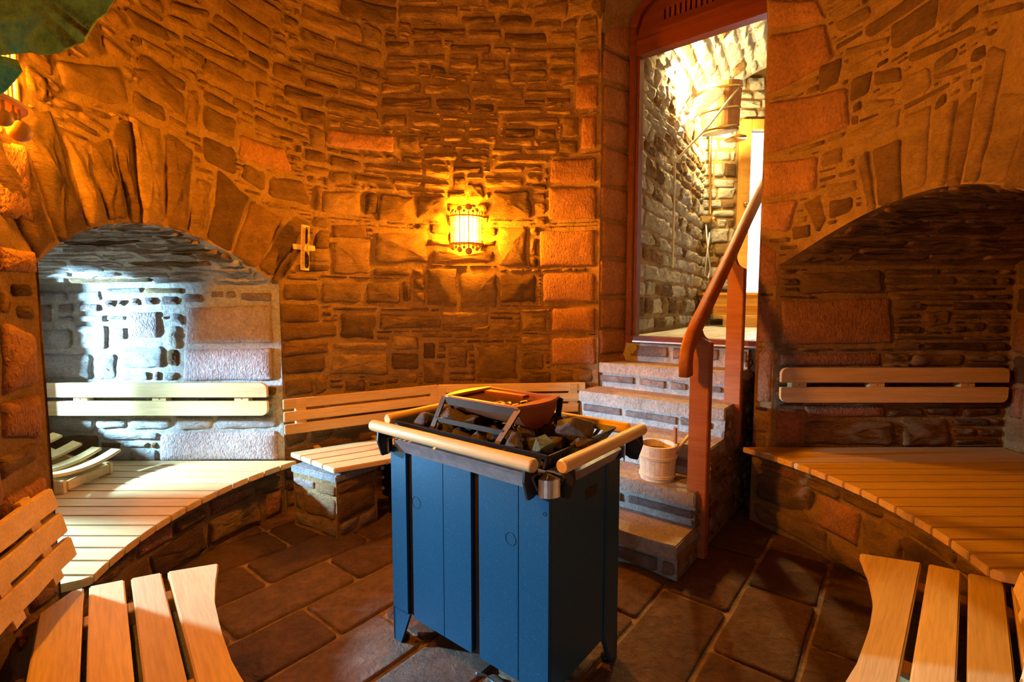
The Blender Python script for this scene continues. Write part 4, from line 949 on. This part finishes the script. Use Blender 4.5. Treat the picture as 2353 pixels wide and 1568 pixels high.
# ------------------------------------------------------------------ handrail
B1 = Vector((.985, 2.5, 0)); hz = lambda x, y: on_plane(x, y, B1, TD)
hrl = thing('handrail', 'reddish wooden handrail on two posts beside the stairs', 'handrail', B1)
rp = [(1597, 866), (1597, 835), (1600, 808), (1607, 783), (1620, 752), (1642, 705), (1672, 640), (1703, 572), (1735, 500), (1760, 447), (1780, 405)]
rail = [hz(*p) - TD * .045 for p in rp]
def rail_up(i):
    t = (rail[min(i + 1, len(rail) - 1)] - rail[max(i - 1, 0)]).normalized(); return TD.cross(t)
sweep('rail', rail, [rail_up(i) for i in range(len(rail))], rrect(.042, .026, .018), M['railwood'], hrl)
def post(q, z0, z1, neck, wdt, dep, name='post', foot=None):
    m = frame(B1 + SD * q, TD); a, b = -.07, -.07 + wdt; pts = [(a, z0), (b, z0), (b, z1)]
    for k in range(1, 8):
        t = k / 7 * math.pi / 2; pts.append((b - (wdt * .62) * math.sin(t) * 1.0, z1 + neck * .55 * (1 - math.cos(t))))
    pts += [(a + wdt * .38, z1 + neck), (a, z1 + neck)]
    if foot: pts = [(a + foot[0], z0), (b, z0)] + pts[2:] + [(a, foot[1]), (a + foot[0], foot[1])]
    return vprism(name, pts, -dep / 2, dep / 2, M['railwood'], hrl, m, .004)
post(.02, 0.0, 1.14, .115, .098, .062)
post(.655, .455, 1.545, .12, .095, .062, foot=(.034, .70))
# ------------------------------------------------------------------ bucket and ladle on the second step
bp = Vector((.815, 2.70, .36))
bkt = thing('sauna_bucket', 'pale wooden sauna bucket with an upright handle stave on the stairs', 'bucket', bp)
ns = 22; HB = .195
for k in range(ns):
    a0, a1 = 2 * math.pi * k / ns + .004, 2 * math.pi * (k + 1) / ns - .004; tall = HB
    vs = []
    for z, ro in ((0, .091), (tall, .104)):
        for rr in (ro, ro - .014):
            for a in (a0, (a0 + a1) / 2, a1): vs.append((rr * math.cos(a), rr * math.sin(a), z))
    f = [(0, 1, 7, 6), (1, 2, 8, 7), (4, 3, 9, 10), (5, 4, 10, 11), (6, 7, 10, 9), (7, 8, 11, 10), (1, 0, 3, 4), (2, 1, 4, 5), (0, 6, 9, 3), (2, 5, 11, 8)]
    mesh('stave', vs, f, M['bucketwood'], bkt, False, Matrix.Translation(bp))
for z in (.022, .125):
    ro = .091 + .013 * z / HB
    for dz in (0, .009): 
        ring = [(bp.x + (ro + .003) * math.cos(t), bp.y + (ro + .003) * math.sin(t), bp.z + z + dz) for t in np.linspace(0, 2 * math.pi, 29)]
        tube('hoop', ring, .0045, M['bucketwood'], bkt, 6)
lathe('base', [(0, .012), (.088, .012), (.088, .004), (0, .004)], M['bucketwood'], bkt, bp)
lathe('water', [(0, .155), (.088, .155)], M['water'], bkt, bp)
ha = R_(5); mh = frame(bp + Vector((.100 * math.cos(ha), .100 * math.sin(ha), 0)), (-math.sin(ha), math.cos(ha), 0))
box('handle_stave', -.016, .016, -.006, .006, .06, .285, M['teak'], bkt, mh, .003)
ld = thing('ladle', 'light wooden ladle leaning in the sauna bucket', 'ladle', bp + Vector((.03, 0, .1)))
la, lb = bp + Vector((.03, -.05, .10)), bp + Vector((.205, .03, .255))
tube('ladle_handle', [la, la.lerp(lb, .5), lb], [.007, .008, .011], M['bucketwood'], ld, 10)
lathe('ladle_bowl', [(0, -.03), (.028, -.026), (.04, 0), (.034, 0), (.024, -.018), (0, -.022)], M['bucketwood'], ld, la + Vector((-.03, -.01, .01)), 18)
# ------------------------------------------------------------------ sauna heater
HC = Vector((-.0375, 1.82, 0)); mH = frame(HC, TD)                        # local x = long side (towards the viewer's right), y = away
HA, HB_ = .372, .23
ht = thing('sauna_heater', 'large blue-black sauna heater with round wooden rails and a stone basket', 'heater', HC)
ZO, ZT = .133, .785
hb = lambda nm, *a, mat='heater', par=ht, bev=.003: box(nm, *a, M[mat], par, mH, bev)
hb('inner_body', -HA + .03, HA - .03, -HB_ + .035, HB_ - .03, .16, .74, mat='black', bev=0)
for a, b in ((-HA, -.282), (-.248, -.0805), (-.0795, .055), (.09, .2565), (.2575, HA)): hb('front_panel', a, b, -HB_, -HB_ + .012, ZO, ZT, bev=.0012)
for a, b in ((-.282, -.248), (.055, .09)): hb('vent_slot', a - .004, b + .004, -HB_ + .013, -HB_ + .03, ZO, ZT, mat='black', bev=0)
def hside(nm, k0, k1, x, th=.012, mat='heater'): return hb(nm, *( (x - th, x) if x > 0 else (x, x + th)), -HB_ + k0, -HB_ + k1, ZO, ZT, mat=mat, bev=.0012)
hside('side_panel', .012, .345, HA); hside('side_panel', .378, .46, HA); hside('side_seam', .346, .359, HA + .004, .016); hside('side_seam', .362, .377, HA + .002, .014); hside('side_panel', .012, .46, -HA)
hb('back_panel', -HA + .012, HA - .012, HB_ - .012, HB_, ZO, ZT)
for sx in (-1, 1):                                                      # feet: tapered corner plates
    for sy in (-1, 1):
        pts = [(sx * HA, 0), (sx * (HA - .045), 0), (sx * (HA - .10), ZO + .004), (sx * HA, ZO + .004)]
        m = mH @ Matrix.Translation((0, sy * HB_, 0)) @ Matrix(((1, 0, 0, 0), (0, 0, -1, 0), (0, 1, 0, 0), (0, 0, 0, 1)))
        prism('foot', pts, *((0, -.012)[::-1] if sy < 0 else (0, .012)), M['heater'], ht, m)
        pts = [(sy * HB_, 0), (sy * (HB_ - .045), 0), (sy * (HB_ - .10), ZO + .004), (sy * HB_, ZO + .004)]
        m = mH @ Matrix.Translation((sx * HA, 0, 0)) @ Matrix(((0, 0, 1, 0), (1, 0, 0, 0), (0, 1, 0, 0), (0, 0, 0, 1)))
        prism('foot', pts, *((-.012, 0) if sx > 0 else (0, .012)), M['heater'], ht, m)
        lathe('levelling_foot', [(0, 0), (.02, 0), (.02, .012), (.007, .016), (.007, .1)], M['black'], ht, None, 14, True, mH @ Matrix.Translation((sx * (HA - .03), sy * (HB_ - .03), 0)))
def on_front(x, y): p = mH.inverted() @ on_plane(x, y, mH @ Vector((0, -HB_, 0)), SD); return p.x, p.z
for (px, py, r) in ((953, 1154, .0235), (1173.5, 1239, .0215), (890, 1065, .005), (1252, 1182, .006)):  # knock-outs
    cx, cz = on_front(px, py); nn = 8
    if px == 953: cx = max(cx, -.248 + r + .001)
    pts = [mH @ Vector((cx + r * math.cos(2 * math.pi * (k + .5) / nn), -HB_ - .0003, cz + r * math.sin(2 * math.pi * (k + .5) / nn))) for k in range(nn + 1)]
    tube('knock_out', pts, .0009, M['black'], ht, 5, False)
def on_side(x, y): p = mH.inverted() @ on_plane(x, y, mH @ Vector((HA, 0, 0)), TD); return p.y, p.z
for nm, x0, y0, x1, y1, mt in (('rating_plate', 1346, 1112, 1371, 1150, 'black'), ('sticker', 1344, 1525, 1361, 1545, 'sticker')):
    (a, c), (b, d) = on_side(x0, y1), on_side(x1, y0); box(nm, HA, HA + .0012, a, b, min(c, d), max(c, d), M[mt], ht, mH)
# stainless skirt round the top, rounded corner pieces
def skirt(p0, p1, out):
    z0, z1 = ZT - .012, ZT + .034; o0, o1 = .002, .03
    vs = [mH @ (Vector(p) + Vector(out) * o + Vector((0, 0, z))) for p in (p0, p1) for o, z in ((o0, z0), (o1, z1), (o1 - .01, z1 + .006), (-.04, z1 + .006))]
    return mesh('steel_skirt', vs, [(0, 4, 5, 1), (1, 5, 6, 2), (2, 6, 7, 3)], M['steel'], ht)
skirt((-HA + .055, -HB_, 0), (HA - .035, -HB_, 0), (0, -1, 0)); skirt((HA, -HB_ + .035, 0), (HA, HB_ - .05, 0), (1, 0, 0)); skirt((HA - .05, HB_, 0), (-HA + .05, HB_, 0), (0, 1, 0)); skirt((-HA, HB_ - .05, 0), (-HA, -HB_ + .05, 0), (-1, 0, 0))
for sx in (-1, 1):
    for sy in (-1, 1):
        c = Vector((sx * (HA - .022), sy * (HB_ - .022), 0)); vs = []
        for z in (ZT - .02, ZT + .034):
            for k in range(9):
                t = math.pi / 2 * k / 8 * 1.0; vs.append(mH @ (c + Vector((sx * .046 * math.cos(t), sy * .046 * math.sin(t), z))))
        vs += [mH @ (c + Vector((-sx * .03, -sy * .03, ZT + .034)))]
        f = [(k, k + 1, 9 + k + 1, 9 + k) for k in range(8)] + [(9 + k, 9 + k + 1, 18) for k in range(8)]
        mesh('steel_corner', vs, f, M['steel'], ht, False)
ZRL, RR, RO = .866, .0215, .045
rails = (((-HA - .05, -HB_ - RO, ZRL), (HA - .02, -HB_ - RO, ZRL), (0, -1)), ((HA + RO, -HB_ - .005, ZRL), (HA + RO, HB_ + .09, ZRL), (1, 0)), ((-HA + .02, HB_ + RO, ZRL + .004), (HA + .012, HB_ + RO, ZRL + .004), (0, 1)), ((-HA - RO, -HB_ + .02, ZRL + .01), (-HA - RO, HB_ + .05, ZRL + .01), (-1, 0)))
for p, q, out in rails:
    r = dowel('wooden_rail', mH @ Vector(p), mH @ Vector(q), RR, M['beech'], ht)
    d = (Vector(q) - Vector(p)).normalized(); L = (Vector(q) - Vector(p)).length
    for s in (.05, L - .03):
        c = Vector(p) + d * s; o = Vector((*out, 0)); z = p[2]
        pts = [(-.052, ZT - .02), (-.052, ZT + .052), (-.018, ZT + .062), (.012, z - RR * .8), (.016, ZT + .03), (-.004, ZT - .03), (-.03, ZT - .03)]
        m = mH @ Matrix.Translation((c.x, c.y, 0)) @ Matrix(((o.x, 0, d.x, 0), (o.y, 0, d.y, 0), (0, 1, 0, 0), (0, 0, 0, 1)))
        prism('rail_bracket', pts, -.005, .005, M['black'], ht, m, .001)
# flared basket: rim, bars and floor
bx, by, bx2, by2, zb0, zb1 = HA - .012, HB_ - .012, HA - .09, HB_ - .085, .765, .885
basket = mesh('basket_floor', [mH @ Vector(v) for v in ((-bx2, -by2, zb0), (bx2, -by2, zb0), (bx2, by2, zb0), (-bx2, by2, zb0))], [(0, 1, 2, 3)], M['black'], ht)
cor = [(-1, -1), (1, -1), (1, 1), (-1, 1)]
for i in range(4):
    a, b = cor[i], cor[(i + 1) % 4]; pa, pb = Vector((a[0] * bx, a[1] * by, zb1)), Vector((b[0] * bx, b[1] * by, zb1)); qa, qb = Vector((a[0] * bx2, a[1] * by2, zb0)), Vector((b[0] * bx2, b[1] * by2, zb0))
    nb = 26 if i % 2 == 0 else 17; bm = bmesh.new(); up = (pa - qa)
    def quadbar(A, B, C, D):
        nrm = (B - A).cross(D - A).normalized() * .003; v = [bm.verts.new(mH @ (P + s * nrm)) for s in (0, 1) for P in (A, B, C, D)]
        for f in ((0, 1, 2, 3), (7, 6, 5, 4), (0, 4, 5, 1), (1, 5, 6, 2), (2, 6, 7, 3), (3, 7, 4, 0)): bm.faces.new([v[k] for k in f])
    def P(u, w): return qa.lerp(qb, u).lerp(pa.lerp(pb, u), w)
    quadbar(P(0, .86), P(1, .86), P(1, 1), P(0, 1)); quadbar(P(0, 0), P(1, 0), P(1, .22), P(0, .22))
    for k in range(nb + 1):
        u0, u1 = max(0, (k - .28) / nb), min(1, (k + .28) / nb); quadbar(P(u0, .2), P(u1, .2), P(u1, .87), P(u0, .87))
    from_bm('basket_side', bm, M['black'], ht, Matrix.Identity(4))
tube('power_cable', [on_z(1095, 1548, .06), on_z(1118, 1553, .02), on_z(1140, 1575, .008), on_z(1135, 1640, .008)], .004, plain('blue_cable', (.1, .25, .4), .4), ht, 8)
# ------------------------------------------------------------------ rocks in the basket
rr = random.Random(17)
def rock_mesh(r, seed):
    q = random.Random(seed); bm = bmesh.new()
    for _ in range(15):
        v = Vector((q.gauss(0, 1), q.gauss(0, 1), q.gauss(0, 1))).normalized(); bm.verts.new((v.x * r * q.uniform(.85, 1.15), v.y * r * q.uniform(.7, 1.0), v.z * r * q.uniform(.6, .9)))
    h = bmesh.ops.convex_hull(bm, input=bm.verts[:]); bmesh.ops.delete(bm, geom=[g for g in h['geom_interior'] if isinstance(g, bmesh.types.BMVert)], context='VERTS')
    bmesh.ops.bevel(bm, geom=bm.edges[:], offset=r * .07, segments=1, affect='EDGES', clamp_overlap=True); return bm
spots = []
for i in range(8):
    for j in range(5):
        x = -.27 + .54 * i / 7 + rr.uniform(-.015, .015); y = -.15 + .3 * j / 4 + rr.uniform(-.012, .012); spots.append((x, y, .805 + rr.uniform(-.01, .012), rr.uniform(.036, .045), None))
for i in range(7):
    for j in range(4):
        x = -.26 + .52 * i / 6 + rr.uniform(-.02, .02); y = -.135 + .27 * j / 3 + rr.uniform(-.015, .015)
        ctr = abs(x) < .13; spots.append((x, y, .855 + rr.uniform(-.01, .02), rr.uniform(.036, .052), 'dark angular rock, %s from the left in the %s row of the heater basket' % (('first', 'second', 'third', 'fourth', 'fifth', 'sixth', 'seventh')[i], ('front', 'second', 'third', 'back')[j])))
bigs = [((1323, 991), .905, .075, 'large rounded dark rock at the right end of the heater basket', 'lavrock'), ((1246, 1030), .885, .052, 'greenish rock at the front corner of the heater basket', 'greenrock'), ((1215, 1000), .89, .055, 'dark rock lying just right of the trough stand in the heater basket', 'lavrock'), ((1045, 962), .905, .062, 'large dark rock at the left end of the heater basket', 'lavrock'), ((1085, 970), .90, .05, 'dark rock under the left end of the water trough', 'lavrock'), ((1180, 1022), .88, .05, 'dark rock at the foot of the front trough leg', 'lavrock'), ((1335, 1020), .88, .04, 'small dark rock at the right rim of the heater basket', 'lavrock'), ((975, 965), .89, .05, 'dark rock at the far left corner of the heater basket', 'lavrock')]
for k, (x, y, z, r, lab) in enumerate(spots):
    o = from_bm('heater_rock', rock_mesh(r, k), M['lavrock'], None, mH @ Matrix.Translation((x, y, z)) @ Matrix.Rotation(rr.uniform(0, 6), 4, 'Z'))
    tag(o, lab or 'half-hidden dark rock in the lower layer of the heater basket', 'rock', 'rocks in the heater basket')
for k, (px, z, r, lab, mt) in enumerate(bigs):
    o = from_bm('heater_rock', rock_mesh(r, 100 + k), M[mt], None, Matrix.Translation(on_z(*px, z)) @ Matrix.Rotation(k, 4, 'Z'))
    tag(o, lab, 'rock', 'rocks in the heater basket')
# ------------------------------------------------------------------ water trough on its stand
ZW = .985; ta, tb = .178, .126
tr = thing('evaporator_trough', 'reddish trough of water on a bronze stand over the heater rocks', 'trough', mH @ Vector((0, 0, .9)))
bm = bmesh.new(); prof = []
for k in range(13):
    t = math.pi * k / 12; prof.append((-(tb - .012) * math.cos(t), -.085 * math.sin(t)))
for th in (0, .006):
    pass
A = [[bm.verts.new(mH @ Vector((x, y * s, ZW - .004 + z * s))) for (y, z) in prof for s in (1,)] for x in (-ta + .012, ta - .012)]
Bv = [[bm.verts.new(mH @ Vector((x, y * .93, ZW - .004 + z * .93))) for (y, z) in prof] for x in (-ta + .012, ta - .012)]
for L_ in (A, Bv):
    for k in range(12): bm.faces.new((L_[0][k], L_[1][k], L_[1][k + 1], L_[0][k + 1]))
bmesh.ops.recalc_face_normals(bm, faces=bm.faces[:]); from_bm('pan', bm, M['copperwood'], tr, Matrix.Identity(4), True)
for sx in (-1, 1):                                                     # half-moon ends with bowed top board
    pts = [(-(tb - .006) * math.cos(math.pi * k / 14), -.09 * math.sin(math.pi * k / 14)) for k in range(15)]
    m = mH @ Matrix.Translation((sx * (ta - .012), 0, ZW - .002)) @ Matrix(((0, 0, 1, 0), (1, 0, 0, 0), (0, 1, 0, 0), (0, 0, 0, 1)))
    prism('end_plate', pts, -.003, .003, M['copperwood'], tr, m)
    pts = [(sx * (ta - .022), -tb)] + [(sx * (ta - .005 + .028 * math.sin(math.pi * k / 12)), -tb + 2 * tb * k / 12) for k in range(13)] + [(sx * (ta - .022), tb)]
    prism('end_board', pts, ZW - .004, ZW + .006, M['copperwood'] if sx > 0 else M['beech'], tr, mH, .001)
for sy in (-1, 1):
    box('rim_bar', -ta + .02, ta - .02, *sorted((sy * tb, sy * (tb - .016))), ZW - .006, ZW + .004, M['copperwood'], tr, mH, .001)
    box('angle_iron', -ta, ta, *sorted((sy * (tb + .0), sy * (tb + .006))), ZW - .028, ZW - .002, M['darkmetal'], tr, mH)
box('inner_ledge', -ta + .02, ta * .25, tb - .055, tb - .02, ZW - .016, ZW - .002, M['copperwood'], tr, mH, .001)
box('water', -ta + .016, ta - .016, -tb + .018, tb - .018, ZW - .014, ZW - .010, M['water'], tr, mH)
for sy in (-1, 1):
    feet = []
    for sx in (-1, 1):
        a = Vector((sx * ta, sy * tb, ZW - .002)); b = Vector((sx * (ta - .02) - .03, sy * (tb + .055), .868)); feet.append((a, b))
        band('stand_leg', [mH @ a, mH @ a.lerp(b, .5), mH @ b], mH.to_3x3() @ Vector((1, 0, 0)), .022, .006, M['darkmetal'], tr, 0)
    f = .68; band('stand_crossbar', [mH @ feet[0][0].lerp(feet[0][1], f), mH @ feet[0][0].lerp(feet[0][1], f).lerp(feet[1][0].lerp(feet[1][1], f), .5), mH @ feet[1][0].lerp(feet[1][1], f)], (0, 0, 1), .018, .005, M['darkmetal'], tr, 0)
for k in range(10):
    x, y = rr.uniform(.03, .14), rr.uniform(-.085, .02); p = mH @ Vector((x, y, ZW - .008))
    s = rr.uniform(.011, .019); n = 7; pts = [(s * math.cos(2 * math.pi * i / n) * rr.uniform(.7, 1.2), s * .7 * math.sin(2 * math.pi * i / n) * rr.uniform(.7, 1.2)) for i in range(n)]
    o = prism('peel_piece', pts, 0, .003, M['gold'], None, Matrix.Translation(p) @ Matrix.Rotation(rr.uniform(0, 6), 4, 'Z') @ Matrix.Rotation(rr.uniform(-.5, .5), 4, 'X'))
    tag(o, 'golden dried peel floating in the water trough', 'peel', 'peel pieces in the trough')
# ------------------------------------------------------------------ wall lamps: wooden boards, turned pegs with ball ends, lit shade
def wall_lamp(label, s, z, seed, off=.0):
    q = random.Random(seed); p = RING.pt(s, z, off); n = Vector((WC[0] - p.x, WC[1] - p.y, 0)).normalized(); m = frame(p, Vector((0, 0, 1)).cross(n) * -1)
    # local x along the wall, y into the wall
    fl = 1 if (m.to_3x3() @ Vector((0, 1, 0))).dot(n) < 0 else -1
    root = thing('wall_lamp', label, 'lamp', p); w, d, h = .118, .105, .185
    def arcp(a, k=1.0): return (w * k * math.sin(a), -fl * (.015 + d * k * math.cos(a)))
    bpts = [arcp(R_(-90 + 180 * i / 16), 1.12) for i in range(17)]
    for zz, nm in ((-h / 2 - .012, 'bottom_board'), (h / 2, 'top_board')):
        inner_ = [arcp(R_(90 - 180 * i / 16), .78 if nm == 'top_board' else .5) for i in range(17)]
        prism(nm, bpts + inner_, zz, zz + .012, M['lampwood'], root, m, .002)
    box('back_plate', -w, w, *sorted((0, -fl * .012)), -h / 2, h / 2, M['lampwood'], root, m)
    sh = [arcp(R_(-88 + 176 * i / 14), .70) for i in range(15)]; vs = [(x, y, zz) for zz in (-h / 2 + .004, h / 2 - .004) for x, y in sh]
    f = [(i, i + 1, 15 + i + 1, 15 + i) for i in range(14)] + [tuple(range(15)), tuple(range(15, 30))]
    mesh('lamp_shade', vs, f, M['lampglow'], root, True, m)
    sizes = [.009, .013, .009, .016, .011, .026, .011, .02, .010, .014, .009]
    for i, r in enumerate(sizes):
        x, y = arcp(R_(-84 + 168 * i / 10), .96); t = .018 + r * 1.2
        o = tube('peg', [m @ Vector((x, y, -h / 2 - t)), m @ Vector((x, y, h / 2 + t))], .0035 if r < .02 else .005, M['lampwood'], root, 8)
        for sg in (1, -1): sphere('ball', m @ Vector((x, y, sg * (h / 2 + t + r * .6))), r, M['lampwood'], o, 14)
    return root
s1, z1 = RING.hit(1071, 532); wall_lamp('glowing wooden wall lamp with ball-ended pegs on the back wall', s1, z1, 1, .0)
wall_lamp('glowing wooden wall lamp cut off at the left edge beside the green rock', -124.6 * SC, 1.93, 2, .0)
# ------------------------------------------------------------------ sand timer on the back wall
s2, z2 = RING.hit(690, 571); p = RING.pt(s2, z2, .052); n = Vector((WC[0] - p.x, WC[1] - p.y, 0)).normalized(); mt = frame(p, n.cross(Vector((0, 0, 1))) * -1)
sgy = -1 if (mt.to_3x3() @ Vector((0, 1, 0))).dot(n) < 0 else 1
tm = thing('sand_timer', 'small wooden sand timer with glass tube on the back wall', 'timer', p)
yb = lambda a, b: sorted((a * sgy, b * sgy))
k_ = p.y / F; hh = 102 * k_ / 2; ww = 16 * k_ / 2
mt2 = mt @ Matrix.Rotation(R_(3) * -sgy, 4, 'Y')
box('cross_board', -27 * k_, 27 * k_, *yb(-.014, -.004), -5 * k_, 7 * k_, M['beech'], tm, mt, .002)
box('scale_board', -ww * 1.25, ww * 1.25, *yb(-.004, .008), -hh, hh, M['beech'], tm, mt2, .002)
for sg in (1, -1):
    lathe('glass_bulb', [(.002, 0), (.004, .012), (.0125, .03), (.0125, hh * .8), (.006, hh * .9), (0, hh * .91)], M['glass'], tm, None, 16, True, mt2 @ Matrix.Translation((.004, sgy * .018, 0)) @ (Matrix.Identity(4) if sg > 0 else Matrix.Rotation(math.pi, 4, 'X')))
lathe('sand', [(0, -hh * .89), (.010, -hh * .85), (.0105, -hh * .3), (0, -hh * .28)], M['sand'], tm, None, 14, True, mt2 @ Matrix.Translation((.004, sgy * .018, 0)))
sphere('clip', mt2 @ Vector((.004, sgy * .02, 0)), .006, M['brass'], tm, 8)
for i in range(9): box('scale_mark', ww * -1.1, ww * -.7, *yb(.008, .0085), hh * (-.7 + .17 * i), hh * (-.7 + .17 * i) + .0015, M['black'], tm, mt2)
# ------------------------------------------------------------------ shower room fittings
def SWp(x, y, off=0.): p = on_plane(x, y, pS.o, pS.n); return p + pS.n * off
bc = at_y(1654, 252, 5.2); bsh = thing('bucket_shower', 'brown wooden tipping bucket with brass hoops on a white bracket in the shower room', 'bucket', bc)
mB = Matrix.Translation(bc) @ Matrix.Rotation(R_(-6), 4, 'Y') @ Matrix.Rotation(R_(8), 4, 'X')
for k in range(18):
    a0, a1 = 2 * math.pi * k / 18 + .006, 2 * math.pi * (k + 1) / 18 - .006; vs = []
    for z, ro in ((-.225, .175), (.225, .215)):
        for r0 in (ro, ro - .02):
            for a in (a0, (a0 + a1) / 2, a1): vs.append((r0 * math.cos(a), r0 * math.sin(a), z))
    mesh('stave', vs, [(0, 1, 7, 6), (1, 2, 8, 7), (4, 3, 9, 10), (5, 4, 10, 11), (6, 7, 10, 9), (7, 8, 11, 10), (1, 0, 3, 4), (2, 1, 4, 5), (0, 6, 9, 3), (2, 5, 11, 8)], M['teak'], bsh, False, mB)
for z in (-.19, -.02, .17):
    ro = .195 + .04 * z / .45; lathe('hoop', [(ro, z - .012), (ro + .006, z - .012), (ro + .006, z + .012), (ro, z + .012)], M['brass'], bsh, None, 24, True, mB)
lathe('bucket_base', [(0, -.215), (.17, -.215), (.17, -.225), (0, -.225)], M['white'], bsh, None, 20, False, mB)
wp = SWp(1566, 255, .02); br = (bc - wp); bd = Vector((br.x, br.y, 0)).normalized(); mk = frame(wp, bd)
vprism('bracket_arm', [(0, -.16), (.06, -.12), (br.length - .12, .05), (br.length - .09, .1), (br.length - .11, .13), (br.length - .16, .14), (.05, .05), (0, .03)], -.24, -.2, M['white'], bsh, mk, .01)
vprism('bracket_arm', [(0, -.16), (.06, -.12), (br.length - .12, .05), (br.length - .09, .1), (br.length - .11, .13), (br.length - .16, .14), (.05, .05), (0, .03)], .2, .24, M['white'], bsh, mk, .01)
ra = bc + Vector((.12, -.17, .16)); rb_ = at_y(1551, 372, 4.55)
tube('rope', [ra, ra.lerp(rb_, .5) + Vector((0, 0, -.03)), rb_, rb_ + Vector((0, 0, -.45)), rb_ + Vector((.0, 0, -.95))], .011, M['rope'], bsh, 8)
lp = SWp(1553, 205, .05); bl_ = thing('bulkhead_lamp', 'oval lit lamp high on the shower room wall', 'lamp', lp)
ml = Matrix.Translation(lp) @ frame((0, 0, 0), SWD).to_3x3().to_4x4()
bm = bmesh.new(); bmesh.ops.create_uvsphere(bm, u_segments=16, v_segments=10, radius=1); bmesh.ops.scale(bm, vec=(.055, .06, .14), verts=bm.verts[:]); from_bm('lamp_cover', bm, M['showerglow'], bl_, ml, True)
box('base_plate', -.07, .07, *((.03, .05) if True else ()), -.15, .15, M['white'], bl_, frame(lp, SWD), .01)
l2 = at_y(1668, 306, 5.7); b2 = thing('spot_lamp', 'small bright spot lamp under the tipping bucket', 'lamp', l2)
sphere('lamp_globe', l2, .05, M['showerglow'], b2, 14); tube('stem', [l2 + Vector((0, 0, .05)), l2 + Vector((0, .1, .35)), l2 + Vector((0, .3, .5))], .012, M['brass'], b2, 8)
sp = thing('shower_fitting', 'brass rain shower with pipe, mixer and looped hose on the far wall', 'shower', at_y(1630, 500, 6.12))
pt_, pb_ = at_y(1632, 300, 6.12), at_y(1632, 492, 6.12); hd = at_y(1690, 318, 5.75)
tube('riser_pipe', [pb_, pt_, pt_ + Vector((.03, -.05, .12)), (pt_ + hd) / 2 + Vector((0, 0, .32)), hd + Vector((0, 0, .2)), hd + Vector((0, 0, .03))], .016, M['brass'], sp, 8)
lathe('shower_head', [(0, .05), (.03, .045), (.12, .005), (.12, -.012), (0, -.014)], M['brass'], sp, hd, 24)
box('mixer_body', -.1, .1, -.05, .02, -.04, .04, M['brass'], sp, Matrix.Translation(at_y(1622, 505, 6.12)), .012)
for dx in (-.09, .09): sphere('valve', at_y(1622, 505, 6.06) + Vector((dx, 0, 0)), .04, M['brass'], sp, 10)
ho = at_y(1622, 515, 6.1); tube('hose', [ho, ho + Vector((.03, 0, -.3)), ho + Vector((.07, 0, -.55)), ho + Vector((.05, 0, -.66)), ho + Vector((.0, 0, -.62)), ho + Vector((.02, 0, -.4)), ho + Vector((.05, 0, -.1))], .011, M['steel'], sp, 8)
wsx = thing('wooden_steps', 'low yellow wooden steps on the tiled floor below the glazed door', 'steps', (2.9, 5.5, SILL))
for k in range(3):
    y0 = 5.25 + .28 * k; box('step_board', 2.25, 3.4, y0, y0 + .26, SILL + .13 * (k + 1) - .035, SILL + .13 * (k + 1), M['window_frame'], wsx, None, .006)
    box('riser_board', 2.27, 3.38, y0 + .02, y0 + .05, SILL + (.005 if k == 0 else .13 * k), SILL + .13 * (k + 1) - .035, M['window_frame'], wsx)
